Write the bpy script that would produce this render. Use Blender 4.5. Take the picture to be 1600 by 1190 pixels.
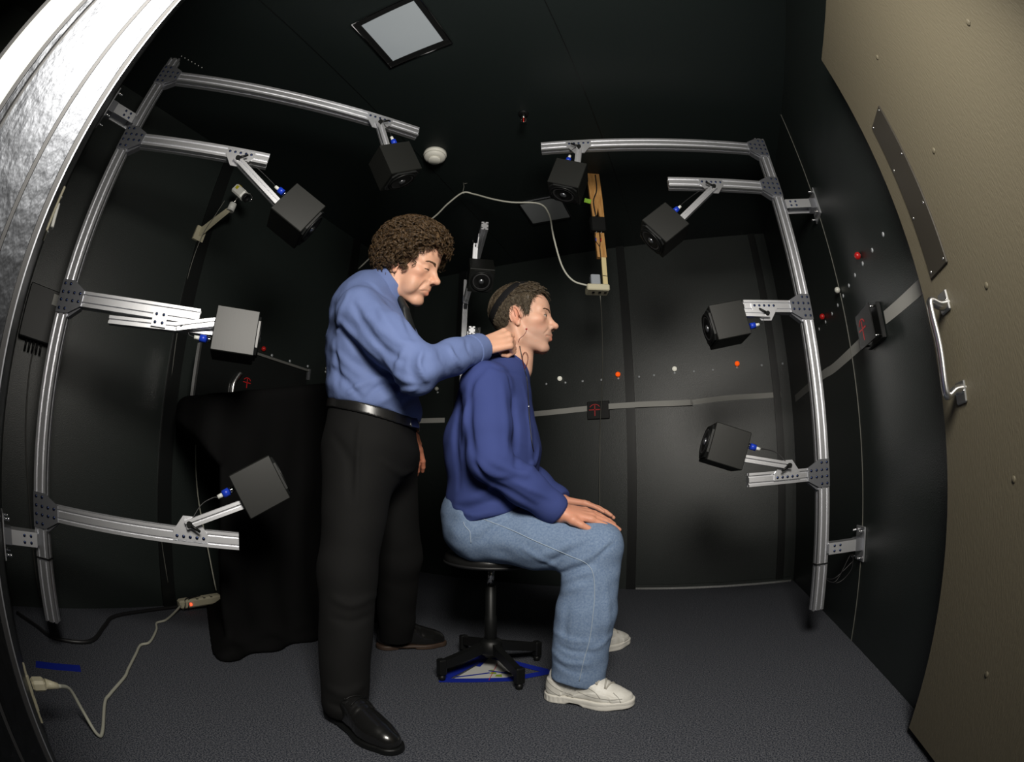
import bpy, math, random
import numpy as np
from mathutils import Vector, Matrix

for _o in list(bpy.data.objects):
    bpy.data.objects.remove(_o)
SC = bpy.context.scene
COL = SC.collection
random.seed(7)
R = math.radians

# ------------------------------------------------------------------ camera (16.5 mm full-frame fisheye in the doorway)
YAW, PITCH, ROLL, CAMH = R(22.0), R(12.65), R(0.49), 0.70
_fw = Vector((-math.sin(YAW) * math.cos(PITCH), math.cos(YAW) * math.cos(PITCH), math.sin(PITCH)))
_rt0 = Vector((math.cos(YAW), math.sin(YAW), 0))
_up0 = _rt0.cross(_fw)
_rt = _rt0 * math.cos(ROLL) + _up0 * math.sin(ROLL)
_up = -_rt0 * math.sin(ROLL) + _up0 * math.cos(ROLL)
cam_d = bpy.data.cameras.new('camera')
cam = bpy.data.objects.new('camera', cam_d)
COL.objects.link(cam)
cam.matrix_world = Matrix(((_rt.x, _up.x, -_fw.x, 0), (_rt.y, _up.y, -_fw.y, 0), (_rt.z, _up.z, -_fw.z, CAMH), (0, 0, 0, 1)))
cam_d.type = 'PANO'
_cc = cam_d
_cc.panorama_type = 'FISHEYE_EQUISOLID'
_cc.fisheye_lens = 734.2 * 36 / 1600
_cc.fisheye_fov = R(230)
cam_d.sensor_fit = 'HORIZONTAL'
cam_d.sensor_width = 36
cam_d.sensor_height = 36 * 1190 / 1600
cam_d.clip_start = 0.01
SC.camera = cam

# ------------------------------------------------------------------ light, world, exposure
SC.view_settings.view_transform = 'Standard'
SC.view_settings.look = 'None'
SC.view_settings.gamma = 1
SC.view_settings.exposure = 0
SC.view_settings.use_curve_mapping = False
world = bpy.data.worlds.new('world')
SC.world = world
world.use_nodes = True
_bg = world.node_tree.nodes['Background']
_bg.inputs[0].default_value = (0.75, 0.9, 1.0, 1)
_bg.inputs[1].default_value = 0.004

def area(name, loc, aim, size, power, color=(1, 1, 1), spread=180, size_y=None):
    d = bpy.data.lights.new(name, 'AREA')
    d.energy = power
    d.color = color
    d.size = size
    if size_y:
        d.shape = 'RECTANGLE'
        d.size_y = size_y
    d.spread = R(spread)
    o = bpy.data.objects.new(name, d)
    COL.objects.link(o)
    o.location = loc
    o.rotation_euler = (Vector(aim) - Vector(loc)).to_track_quat('-Z', 'Y').to_euler()
    return o

# the photographer's umbrella flash held above and to the right of the lens, and an unseen fill light added in the hall behind it
area('photo_flash', (0.15, -0.02, 1.46), (-0.66, 1.6, 1.10), 0.46, 35, (1.0, 0.95, 0.87))
area("hall_fill", (0.0, -1.3, 2.3), (0.1, -0.5, 0.6), 0.7, 8, (1.0, 0.93, 0.8))

# ------------------------------------------------------------------ helpers
def tag(o, label=None, cat=None, group=None, kind=None):
    if label: o['label'] = label
    if cat: o['category'] = cat
    if group: o['group'] = group
    if kind: o['kind'] = kind
    return o

def empty(name, loc=(0, 0, 0), rz=0.0, label=None, cat=None, group=None):
    o = bpy.data.objects.new(name, None)
    COL.objects.link(o)
    o.location = loc
    o.rotation_euler = (0, 0, rz)
    o.empty_display_size = 0.05
    tag(o, label, cat, group)
    return o

def rotm(ax, ang):
    return Matrix.Rotation(ang, 4, ax)

def frame_z(p, q):
    """matrix at p whose z axis points to q"""
    d = Vector(q) - Vector(p)
    m = d.to_track_quat('Z', 'Y').to_matrix().to_4x4()
    m.translation = Vector(p)
    return m

class MB:
    def __init__(s):
        s.v = []; s.f = []; s.sm = []
    def add(s, vs, fs, smooth=False, m=None):
        b = len(s.v)
        for p in vs:
            p = Vector(p)
            s.v.append(tuple(m @ p) if m is not None else tuple(p))
        for f in fs:
            s.f.append(tuple(i + b for i in f)); s.sm.append(smooth)
        return s
    def box(s, c, d, m=None, bev=0.0):
        x, y, z = (k / 2 for k in d)
        if bev <= 0:
            vs = [(c[0] + a * x, c[1] + b * y, c[2] + e * z) for a in (-1, 1) for b in (-1, 1) for e in (-1, 1)]
            fs = [(0, 1, 3, 2), (4, 6, 7, 5), (0, 4, 5, 1), (2, 3, 7, 6), (0, 2, 6, 4), (1, 5, 7, 3)]
            return s.add(vs, fs, False, m)
        b = min(bev, x * .9, y * .9, z * .9)
        prof = lambda X, Y: [(-X, -Y), (X, -Y), (X, Y), (-X, Y)]
        rings = []
        def ring(X, Y, bb, Z):
            return [(c[0] + px, c[1] + py, c[2] + Z) for px, py in ((-X + bb, -Y), (X - bb, -Y), (X, -Y + bb), (X, Y - bb), (X - bb, Y), (-X + bb, Y), (-X, Y - bb), (-X, -Y + bb))]
        rs = [ring(x - b, y - b, b * .3, -z), ring(x, y, b, -z + b), ring(x, y, b, z - b), ring(x - b, y - b, b * .3, z)]
        vs = [p for r in rs for p in r]
        fs = [tuple(range(7, -1, -1)), tuple(range(24, 32))]
        for k in range(3):
            for i in range(8):
                j = (i + 1) % 8
                fs.append((k * 8 + i, k * 8 + j, k * 8 + 8 + j, k * 8 + 8 + i))
        return s.add(vs, fs, False, m)
    def prism(s, pts, z0, z1, m=None, smooth=False):
        n = len(pts)
        vs = [(x, y, z0) for x, y in pts] + [(x, y, z1) for x, y in pts]
        fs = [tuple(range(n - 1, -1, -1)), tuple(range(n, 2 * n))]
        s.add(vs, fs, False, m)
        b = len(s.v) - 2 * n
        for i in range(n):
            j = (i + 1) % n
            s.f.append((b + i, b + j, b + n + j, b + n + i)); s.sm.append(smooth)
        return s
    def lathe(s, prof, seg=24, m=None, smooth=True):
        """prof: list of (r, z) bottom to top along z"""
        vs = []
        for r, z in prof:
            for i in range(seg):
                a = 2 * math.pi * i / seg
                vs.append((r * math.cos(a), r * math.sin(a), z))
        fs = []
        for k in range(len(prof) - 1):
            for i in range(seg):
                j = (i + 1) % seg
                fs.append((k * seg + i, k * seg + j, (k + 1) * seg + j, (k + 1) * seg + i))
        s.add(vs, fs, smooth, m)
        b = len(s.v) - len(vs)
        if prof[0][0] > 1e-6: s.f.append(tuple(b + i for i in range(seg - 1, -1, -1))); s.sm.append(False)
        if prof[-1][0] > 1e-6: s.f.append(tuple(b + (len(prof) - 1) * seg + i for i in range(seg))); s.sm.append(False)
        return s
    def cyl(s, p, q, r, r2=None, seg=16, smooth=True):
        L = (Vector(q) - Vector(p)).length
        return s.lathe([(r, 0), (r if r2 is None else r2, L)], seg, frame_z(p, q), smooth)
    def ball(s, c, r, seg=16, sc=(1, 1, 1), m=None):
        n = seg // 2
        prof = [(max(1e-7, r * math.sin(math.pi * k / n)), -r * math.cos(math.pi * k / n)) for k in range(n + 1)]
        mm = Matrix.Translation(Vector(c)) @ Matrix.Diagonal((sc[0], sc[1], sc[2], 1))
        return s.lathe(prof, seg, (m @ mm) if m is not None else mm)
    def tube(s, pts, r, seg=8, closed=False, radii=None):
        pts = [Vector(p) for p in pts]
        n = len(pts)
        T = [(pts[min(i + 1, n - 1)] - pts[max(i - 1, 0)]).normalized() for i in range(n)]
        nrm = T[0].orthogonal().normalized()
        vs = []
        for i in range(n):
            nrm = (nrm - T[i] * nrm.dot(T[i]))
            nrm = nrm.normalized() if nrm.length > 1e-6 else T[i].orthogonal().normalized()
            bi = T[i].cross(nrm)
            rr = radii[i] if radii else r
            for k in range(seg):
                a = 2 * math.pi * k / seg
                vs.append(pts[i] + nrm * (rr * math.cos(a)) + bi * (rr * math.sin(a)))
        fs = []
        for i in range(n - 1):
            for k in range(seg):
                j = (k + 1) % seg
                fs.append((i * seg + k, i * seg + j, (i + 1) * seg + j, (i + 1) * seg + k))
        fs.append(tuple(range(seg - 1, -1, -1))); fs.append(tuple((n - 1) * seg + k for k in range(seg)))
        return s.add(vs, fs, True)
    def ribbon(s, pts, nrm, w, t):
        """flat strip along pts, lying on a surface with normal nrm; width across, thickness t"""
        nrm = Vector(nrm).normalized(); pts = [Vector(p) for p in pts]; n = len(pts); vs = []
        for i in range(n):
            T = (pts[min(i + 1, n - 1)] - pts[max(i - 1, 0)]).normalized(); b = nrm.cross(T).normalized() * (w / 2)
            vs += [pts[i] - b, pts[i] + b, pts[i] + b + nrm * t, pts[i] - b + nrm * t]
        fs = [(3, 2, 1, 0)]
        for i in range(n - 1):
            for k in range(4):
                j = (k + 1) % 4
                fs.append((i * 4 + k, i * 4 + j, i * 4 + 4 + j, i * 4 + 4 + k))
        fs.append(tuple((n - 1) * 4 + k for k in range(4)))
        return s.add(vs, fs, False)
    def mesh(s, name):
        me = bpy.data.meshes.new(name)
        me.from_pydata(s.v, [], s.f)
        me.polygons.foreach_set('use_smooth', s.sm)
        me.validate()
        return me
    def build(s, name, mat, parent=None, loc=None):
        o = bpy.data.objects.new(name, s.mesh(name))
        COL.objects.link(o)
        o.data.materials.append(mat)
        if parent is not None: o.parent = parent
        if loc is not None: o.location = loc
        return o

def inst(name, me, parent=None, loc=(0, 0, 0), rot=None, m=None):
    o = bpy.data.objects.new(name, me)
    COL.objects.link(o)
    if parent is not None: o.parent = parent
    if m is not None: o.matrix_local = m
    else:
        o.location = loc
        if rot: o.rotation_euler = rot
    return o

def spline(pts, n=8):
    """Catmull-Rom through pts"""
    P = [Vector(p) for p in pts]
    P = [P[0] * 2 - P[1]] + P + [P[-1] * 2 - P[-2]]
    out = []
    for i in range(1, len(P) - 2):
        for k in range(n):
            t = k / n
            out.append(0.5 * ((2 * P[i]) + (P[i + 1] - P[i - 1]) * t + (2 * P[i - 1] - 5 * P[i] + 4 * P[i + 1] - P[i + 2]) * t * t + (3 * P[i] - P[i - 1] - 3 * P[i + 1] + P[i + 2]) * t ** 3))
    out.append(P[-2])
    return out

# ------------------------------------------------------------------ materials
def mat(name, color, rough=0.5, metal=0.0, spec=0.5, bump=None, mottle=None, emit=None, alpha=None, coat=0.0, sheen=0.0, sss=0.0, stretch=(1, 1, 1), subs=None):
    """bump=(scale, strength, detail)  mottle=(scale, amount, second colour)"""
    m = bpy.data.materials.new(name)
    m.use_nodes = True
    nt = m.node_tree
    b = nt.nodes['Principled BSDF']
    b.inputs['Base Color'].default_value = (*color, 1)
    b.inputs['Roughness'].default_value = rough
    b.inputs['Metallic'].default_value = metal
    b.inputs['Specular IOR Level'].default_value = spec
    if coat: b.inputs['Coat Weight'].default_value = coat; b.inputs['Coat Roughness'].default_value = 0.15
    if sheen: b.inputs['Sheen Weight'].default_value = sheen; b.inputs['Sheen Roughness'].default_value = 0.5
    if sss:
        b.inputs['Subsurface Weight'].default_value = sss
        b.inputs['Subsurface Radius'].default_value = (1.0, 0.35, 0.2)
        b.inputs['Subsurface Scale'].default_value = 0.006
    if emit:
        b.inputs['Emission Color'].default_value = (*emit[0], 1)
        b.inputs['Emission Strength'].default_value = emit[1]
    if bump or mottle:
        tc = nt.nodes.new('ShaderNodeTexCoord')
        mp = nt.nodes.new('ShaderNodeMapping')
        mp.inputs['Scale'].default_value = stretch
        nt.links.new(tc.outputs['Object'], mp.inputs['Vector'])
    if bump:
        n = nt.nodes.new('ShaderNodeTexNoise')
        n.inputs['Scale'].default_value = bump[0]
        n.inputs['Detail'].default_value = bump[2] if len(bump) > 2 else 3
        nt.links.new(mp.outputs['Vector'], n.inputs['Vector'])
        bp = nt.nodes.new('ShaderNodeBump')
        bp.inputs['Strength'].default_value = bump[1]
        bp.inputs['Distance'].default_value = bump[3] if len(bump) > 3 else 0.002
        nt.links.new(n.outputs['Fac'], bp.inputs['Height'])
        nt.links.new(bp.outputs['Normal'], b.inputs['Normal'])
    if mottle:
        n2 = nt.nodes.new('ShaderNodeTexNoise')
        n2.inputs['Scale'].default_value = mottle[0]
        n2.inputs['Detail'].default_value = 4
        nt.links.new(mp.outputs['Vector'], n2.inputs['Vector'])
        rp = nt.nodes.new('ShaderNodeMapRange')
        rp.inputs['From Min'].default_value = 0.5 - 0.5 / max(1e-3, mottle[1]) * 0.5
        rp.inputs['From Max'].default_value = 0.5 + 0.5 / max(1e-3, mottle[1]) * 0.5
        nt.links.new(n2.outputs['Fac'], rp.inputs['Value'])
        mx = nt.nodes.new('ShaderNodeMix')
        mx.data_type = 'RGBA'
        mx.inputs[6].default_value = (*color, 1)
        mx.inputs[7].default_value = (*mottle[2], 1)
        nt.links.new(rp.outputs['Result'], mx.inputs[0])
        nt.links.new(mx.outputs[2], b.inputs['Base Color'])
    return m

M = {}
M['vinyl'] = mat('black_vinyl', (0.012, 0.0165, 0.0152), 0.40, spec=0.60, bump=(260, 0.6, 2, 0.0014))
M['ceil'] = mat('black_ceiling', (0.010, 0.0145, 0.014), 0.5, spec=0.3, bump=(240, 0.4, 2, 0.001))
M['strip'] = mat('black_joint_strip', (0.006, 0.007, 0.007), 0.38, spec=0.4)
M['carpet'] = mat('charcoal_carpet', (0.034, 0.040, 0.054), 0.95, spec=0.1, bump=(420, 1.0, 2, 0.004), mottle=(230, 2.6, (0.145, 0.150, 0.168)))
M['hall'] = mat('hall_wall', (0.07, 0.08, 0.066), 0.6, bump=(60, 0.3))
M['jamb'] = mat('hammered_metal', (0.055, 0.058, 0.064), 0.36, metal=1.0, bump=(85, 0.6, 3, 0.002), stretch=(1, 1, 0.6))
M['gasket'] = mat('black_rubber', (0.012, 0.012, 0.013), 0.5)
M['paintwhite'] = mat('white_paint', (0.80, 0.84, 0.74), 0.45)
M['door'] = mat('beige_door_skin', (0.118, 0.104, 0.072), 0.5, spec=0.3, bump=(260, 0.45, 3, 0.0022), stretch=(1, 1, 0.3))
M['alu'] = mat('brushed_aluminium', (0.84, 0.85, 0.88), 0.46, metal=1.0, bump=(300, 0.05), stretch=(1, 1, 0.05))
M['slot'] = mat('slot_shadow', (0.25, 0.25, 0.26), 0.5, metal=1.0)
M['plate'] = mat('grey_plate', (0.33, 0.34, 0.37), 0.42, metal=0.85)
M['bolt'] = mat('blued_bolt', (0.03, 0.045, 0.11), 0.3, metal=0.9)
M['chrome'] = mat('chrome', (0.8, 0.8, 0.8), 0.12, metal=1.0)
M['darkchrome'] = mat('dark_bronze_plate', (0.05, 0.045, 0.037), 0.3, metal=0.3)
M['castalu'] = mat('cast_aluminium', (0.78, 0.78, 0.78), 0.28, metal=1.0)
M['speaker'] = mat('black_lacquer_box', (0.0085, 0.0092, 0.008), 0.46, spec=0.5, bump=(500, 0.12, 2, 0.0006), stretch=(1, 0.08, 0.08))
M['baffle'] = mat('black_baffle', (0.012, 0.013, 0.013), 0.4)
M['cone'] = mat('speaker_cone', (0.05, 0.05, 0.052), 0.35)
M['dustcap'] = mat('silver_dust_cap', (0.42, 0.44, 0.47), 0.3, metal=0.9)
M['black'] = mat('black_plastic', (0.006, 0.0065, 0.0065), 0.45, spec=0.3)
M['blue'] = mat('blue_plastic', (0.012, 0.05, 0.55), 0.35)
M['white'] = mat('white_plastic', (0.75, 0.76, 0.72), 0.4)
M['cream'] = mat('cream_plastic', (0.62, 0.58, 0.42), 0.45)
M['cable'] = mat('grey_cable', (0.42, 0.42, 0.35), 0.5)
M['blackcable'] = mat('black_cable', (0.013, 0.013, 0.014), 0.45)
M['thinwire'] = mat('thin_grey_wire', (0.16, 0.16, 0.14), 0.4)
M['tape'] = mat('grey_tape', (0.40, 0.40, 0.375), 0.55, spec=0.3)
M['bluetape'] = mat('blue_tape', (0.008, 0.022, 0.30), 0.6, spec=0.3)
M['paper'] = mat('white_paper', (0.55, 0.55, 0.53), 0.7)
M['pine'] = mat('pine_wood', (0.55, 0.30, 0.10), 0.5, mottle=(30, 2.0, (0.42, 0.20, 0.055)), stretch=(6, 6, 0.6))
M['palewood'] = mat('pale_wood', (0.72, 0.60, 0.32), 0.5)
M['greybox'] = mat('grey_plastic', (0.33, 0.36, 0.40), 0.45)
M['cloth'] = mat('black_cloth', (0.006, 0.006, 0.0062), 0.95, spec=0.05)
M['red'] = mat('red_print', (0.50, 0.01, 0.012), 0.5)
M['green'] = mat('green_tape', (0.28, 0.55, 0.05), 0.5)
# ------------------------------------------------------------------ the booth
XL, XR, YF, YB, ZC = -2.10, 0.70, 0.05, 3.02, 2.36
JX, JY0, JY1 = -0.36, 0.0, -0.125          # left jamb face and its depth
OPX, OPZ = 0.66, 1.93                      # right end and top of the door opening

def struct(o, label=None):
    o['kind'] = 'structure'
    if label: o['label'] = label
    return o

fl = MB().box(((XL + XR) / 2, (YF + YB) / 2 - 0.05, -0.03), (XR - XL + .2, YB - YF + .3, 0.06)).build('floor', M['carpet'])
struct(fl, 'dark blue-grey carpet floor of the booth')
ce = MB().box(((XL + XR) / 2, (YF + YB) / 2, ZC + .04), (XR - XL + .2, YB - YF + .2, 0.08)).build('ceiling', M['ceil'])
struct(ce, 'black booth ceiling')
# ceiling panel joints
for x in (-1.19, -0.25):
    MB().box((x, (YF + YB) / 2, ZC - .0005), (0.004, YB - YF, 0.002)).build('panel_joint', M['strip'], ce)
for k in range(7):
    MB().ball((-1.70 + .003 * k, 0.27 + 0.022 * k, ZC - .001), 0.0028, 8).build('screw_head', M['white'], ce)

wb = MB().box(((XL + XR) / 2, YB + .05, ZC / 2), (XR - XL + .2, 0.10, ZC)).build('wall_back', M['vinyl'])
struct(wb, 'black vinyl back wall with joint strips')
MB().box((-0.385, YB - .009, ZC / 2), (0.058, 0.018, ZC)).build('joint_strip', M['strip'], wb)
MB().box((-0.455, YB - .003, ZC / 2), (0.10, 0.006, ZC)).build('joint_strip', M['vinyl'], wb)
MB().box((XL + .45, YB - .009, ZC / 2), (0.058, 0.018, ZC)).build('joint_strip', M['strip'], wb)
MB().box((XR - .10, YB - .006, ZC / 2), (0.05, 0.012, ZC)).build('joint_strip', M['strip'], wb)
bb = MB().prism([(0, 0), (0.022, 0), (0.018, 0.012), (0.006, 0.028), (0, 0.03)], -0.35, XR - .02, Matrix(((0, 0, 1, 0), (-1, 0, 0, YB), (0, 1, 0, 0), (0, 0, 0, 1)))).build('baseboard_back', M['vinyl'])
struct(bb, 'low black skirting strip along the back wall')

wr = MB().box((XR + .05, (YF + YB) / 2, ZC / 2), (0.10, YB - YF + .1, ZC)).build('wall_right', M['vinyl'])
struct(wr, 'black vinyl right wall with a vertical panel seam')
MB().box((XR - .0008, 1.765, ZC / 2), (0.0026, 0.004, ZC)).build('panel_seam', M['thinwire'], wr)
wl = MB().box((XL - .05, (YF + YB) / 2, ZC / 2), (0.10, YB - YF + .1, ZC)).build('wall_left', M['vinyl'])
struct(wl, 'black vinyl left wall')
for y in (0.98, 2.2):
    MB().box((XL + .006, y, ZC / 2), (0.012, 0.075, ZC)).build('joint_strip', M['strip'], wl)

# front wall: solid left of the door opening and above it (it stands a few degrees off square)
FWY = lambda x: 0.004 + (JX - x) * 0.058
wf = MB()
wf.prism([(XL - .08, JY1), (JX - .012, JY1), (JX - .012, FWY(JX)), (XL - .08, FWY(XL - .08))], 0, ZC)
wf.box(((JX + XR) / 2, (0.004 + JY1) / 2, (OPZ + .05 + ZC) / 2), (XR - JX + .02, 0.004 - JY1, ZC - OPZ - .05))
wf.box(((OPX + .02 + XR) / 2 + .0, (0.004 + JY1) / 2, ZC / 2), (XR - OPX - .02, 0.004 - JY1, ZC))
wf = wf.build('wall_front', M['vinyl'])
struct(wf, 'black front wall around the doorway')

# left jamb: hammered metal strips with rubber gaskets between them
def jamb(y0, y1, m, name, par, proud=0.0, z1=OPZ):
    return MB().box((JX + proud / 2 - .006, (y0 + y1) / 2, z1 / 2), (0.012 + proud, abs(y1 - y0), z1)).build(name, m, par)
jb = MB().box((JX - .009, (JY0 + JY1) / 2, OPZ / 2), (0.006, JY0 - JY1, OPZ)).build('trim_1', M['gasket'])
struct(jb, 'hammered metal door jamb with rubber seals')
jamb(0.0045, -0.0185, M['jamb'], 'jamb_strip', jb)
jamb(-0.0190, -0.0225, M['gasket'], 'rubber_seal', jb, 0.0015)
jamb(-0.0230, -0.0715, M['jamb'], 'jamb_strip', jb)
jamb(-0.0755, -0.0805, M['jamb'], 'jamb_strip', jb, 0.003)
jamb(-0.0810, -0.0855, M['gasket'], 'rubber_seal', jb, 0.004)
jamb(-0.0860, -0.1180, M['paintwhite'], 'painted_strip', jb, 0.001)
jamb(0.0050, 0.0095, M['gasket'], 'rubber_seal', jb, 0.0)
MB().box((JX - .0005, 0.0102, OPZ / 2), (0.002, 0.0012, OPZ)).build('edge_bead', M['plate'], jb)
hd = MB().box(((JX + OPX) / 2, (JY0 + JY1) / 2, OPZ + .02), (OPX - JX + .02, JY0 - JY1, 0.04)).build('trim_2', M['jamb'])
struct(hd, 'metal head of the door frame')
th = MB().box(((JX + OPX) / 2, -0.0625, 0.004), (OPX - JX, 0.12, 0.008)).build('trim_3', M['plate'])
struct(th, 'metal threshold of the doorway')

# the hall outside the door
hf = MB().box((0, -1.75, -0.04), (4.6, 3.2, 0.06)).build('floor_hall', M['hall']); struct(hf, 'dark hall floor outside the booth')
hw = MB().box((0, -3.4, 1.3), (4.6, 0.1, 2.7)).build('wall_hall', M['hall']); struct(hw, 'dark hall wall behind the doorway')
hl = MB().box((-2.35, -1.75, 1.3), (0.1, 3.2, 2.7)).build('wall_hall_left', M['hall']); struct(hl, 'dark hall side wall left of the doorway')
hr = MB().box((2.35, -1.75, 1.3), (0.1, 3.2, 2.7)).build('wall_hall_right', M['hall']); struct(hr, 'dark hall side wall right of the doorway')
hc = MB().box((0, -1.75, 2.65), (4.6, 3.2, 0.1)).build('ceiling_hall', M['hall']); struct(hc, 'dark hall ceiling outside the booth')

# ------------------------------------------------------------------ door, swung in against the right wall
DX, DY0, DY1, DZ = 0.62, 0.03, 0.962, 1.86
dr = MB().box((DX + .032, (DY0 + DY1) / 2, DZ / 2 + .012), (0.064, DY1 - DY0, DZ - .02), bev=0.004).build('door_1', M['door'])
struct(dr, 'beige textured booth door standing open against the right wall')
pl = MB().box((DX - .002, 0.847, 1.283), (0.006, 0.092, 0.432), bev=0.002).build('cover_plate', M['darkchrome'], dr)
pl['label'] = 'dark bronze cover plate with small screws'
for y in (0.812, 0.882):
    for z in (1.08, 1.215, 1.35, 1.49):
        MB().ball((DX - .005, y, z), 0.0035, 8, (0.5, 1, 1)).build('screw', M['castalu'], pl)
for y, z in ((0.685, 1.558), (0.685, 1.265), (0.685, 0.969), (0.685, 0.631), (0.685, 0.274), (0.35, 1.299), (0.35, 0.95), (0.35, 0.6)):
    MB().ball((DX - .0005, y, z), 0.007, 10, (0.35, 1, 1)).build('rivet', M['door'], dr)
# bow handle: two feet with flared roses and a waisted grip
hz0, hz1, hy = 0.80, 1.015, 0.862
h = MB()
pts = spline([(DX, hy, hz0 + .018), (DX - .022, hy, hz0 + .018), (DX - .045, hy, hz0 + .008), (DX - .050, hy, hz0 + .035), (DX - .047, hy, (hz0 + hz1) / 2), (DX - .050, hy, hz1 - .035), (DX - .045, hy, hz1 - .008), (DX - .022, hy, hz1 - .018), (DX, hy, hz1 - .018)], 6)
n = len(pts)
prof = []
for i, p in enumerate(pts):
    prof.append(p)
vs = []; fs = []; seg = 12
for i, p in enumerate(pts):
    T = (pts[min(i + 1, n - 1)] - pts[max(i - 1, 0)]).normalized()
    a = Vector((0, 1, 0)); b = T.cross(a)
    t = i / (n - 1)
    mid = 1 - abs(t - .5) * 2
    w = 0.013 + 0.009 * (1 - min(1, mid * 2.2)) - 0.001 * mid
    d = 0.008 + 0.004 * (1 - min(1, mid * 3))
    for k in range(seg):
        an = 2 * math.pi * k / seg
        vs.append(p + a * (w * math.cos(an)) + b * (d * math.sin(an)))
for i in range(n - 1):
    for k in range(seg):
        j = (k + 1) % seg
        fs.append((i * seg + k, i * seg + j, (i + 1) * seg + j, (i + 1) * seg + k))
h.add(vs, fs, True)
for z in (hz0 + .012, hz1 - .012):
    h.box((DX - .003, hy, z), (0.007, 0.044, 0.046), bev=0.003)
ho = h.build('handle', M['castalu'], dr); ho['label'] = 'cast aluminium bow handle'
for z in (hz0 + .012, hz1 - .012):
    for s in (-1, 1):
        MB().ball((DX - .007, hy + s * .016, z), 0.0045, 8, (0.5, 1, 1)).build('screw', M['chrome'], ho)
# ------------------------------------------------------------------ aluminium speaker frames
CEN = Vector((-0.68, 1.515, 0.0))
def extrusion(w, d, slots_w=2):
    """outline of a T-slot bar: w across (slots on the wide faces), d deep (one slot on each narrow face)"""
    sw, sd = 0.0068, 0.0075
    pts = []
    def side(p0, p1, n):
        p0 = Vector(p0); p1 = Vector(p1); T = (p1 - p0).normalized(); N = Vector((-T.y, T.x)); L = (p1 - p0).length
        out = [p0]
        for k in range(n):
            c = L * (k + .5) / n
            a = p0 + T * (c - sw / 2); b = p0 + T * (c + sw / 2)
            out += [a, a + N * sd, b + N * sd, b]
        return out
    c = [(-w / 2, -d / 2), (w / 2, -d / 2), (w / 2, d / 2), (-w / 2, d / 2)]
    pts += side(c[0], c[1], slots_w) + side(c[1], c[2], 1) + side(c[2], c[3], slots_w) + side(c[3], c[0], 1)
    return [(p.x, p.y) for p in pts]
PROF_BIG = extrusion(0.0485, 0.036)
PROF_ROD = extrusion(0.025, 0.025, 1)

def bar(prof, L):
    return MB().prism(prof, 0, L)

bolt_mb = MB().lathe([(0.0052, 0), (0.0050, 0.0018), (0.0036, 0.0034), (0.0, 0.0036)], 10)
BOLT = bolt_mb.mesh('bolt'); BOLT.materials.append(M['bolt'])

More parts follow.
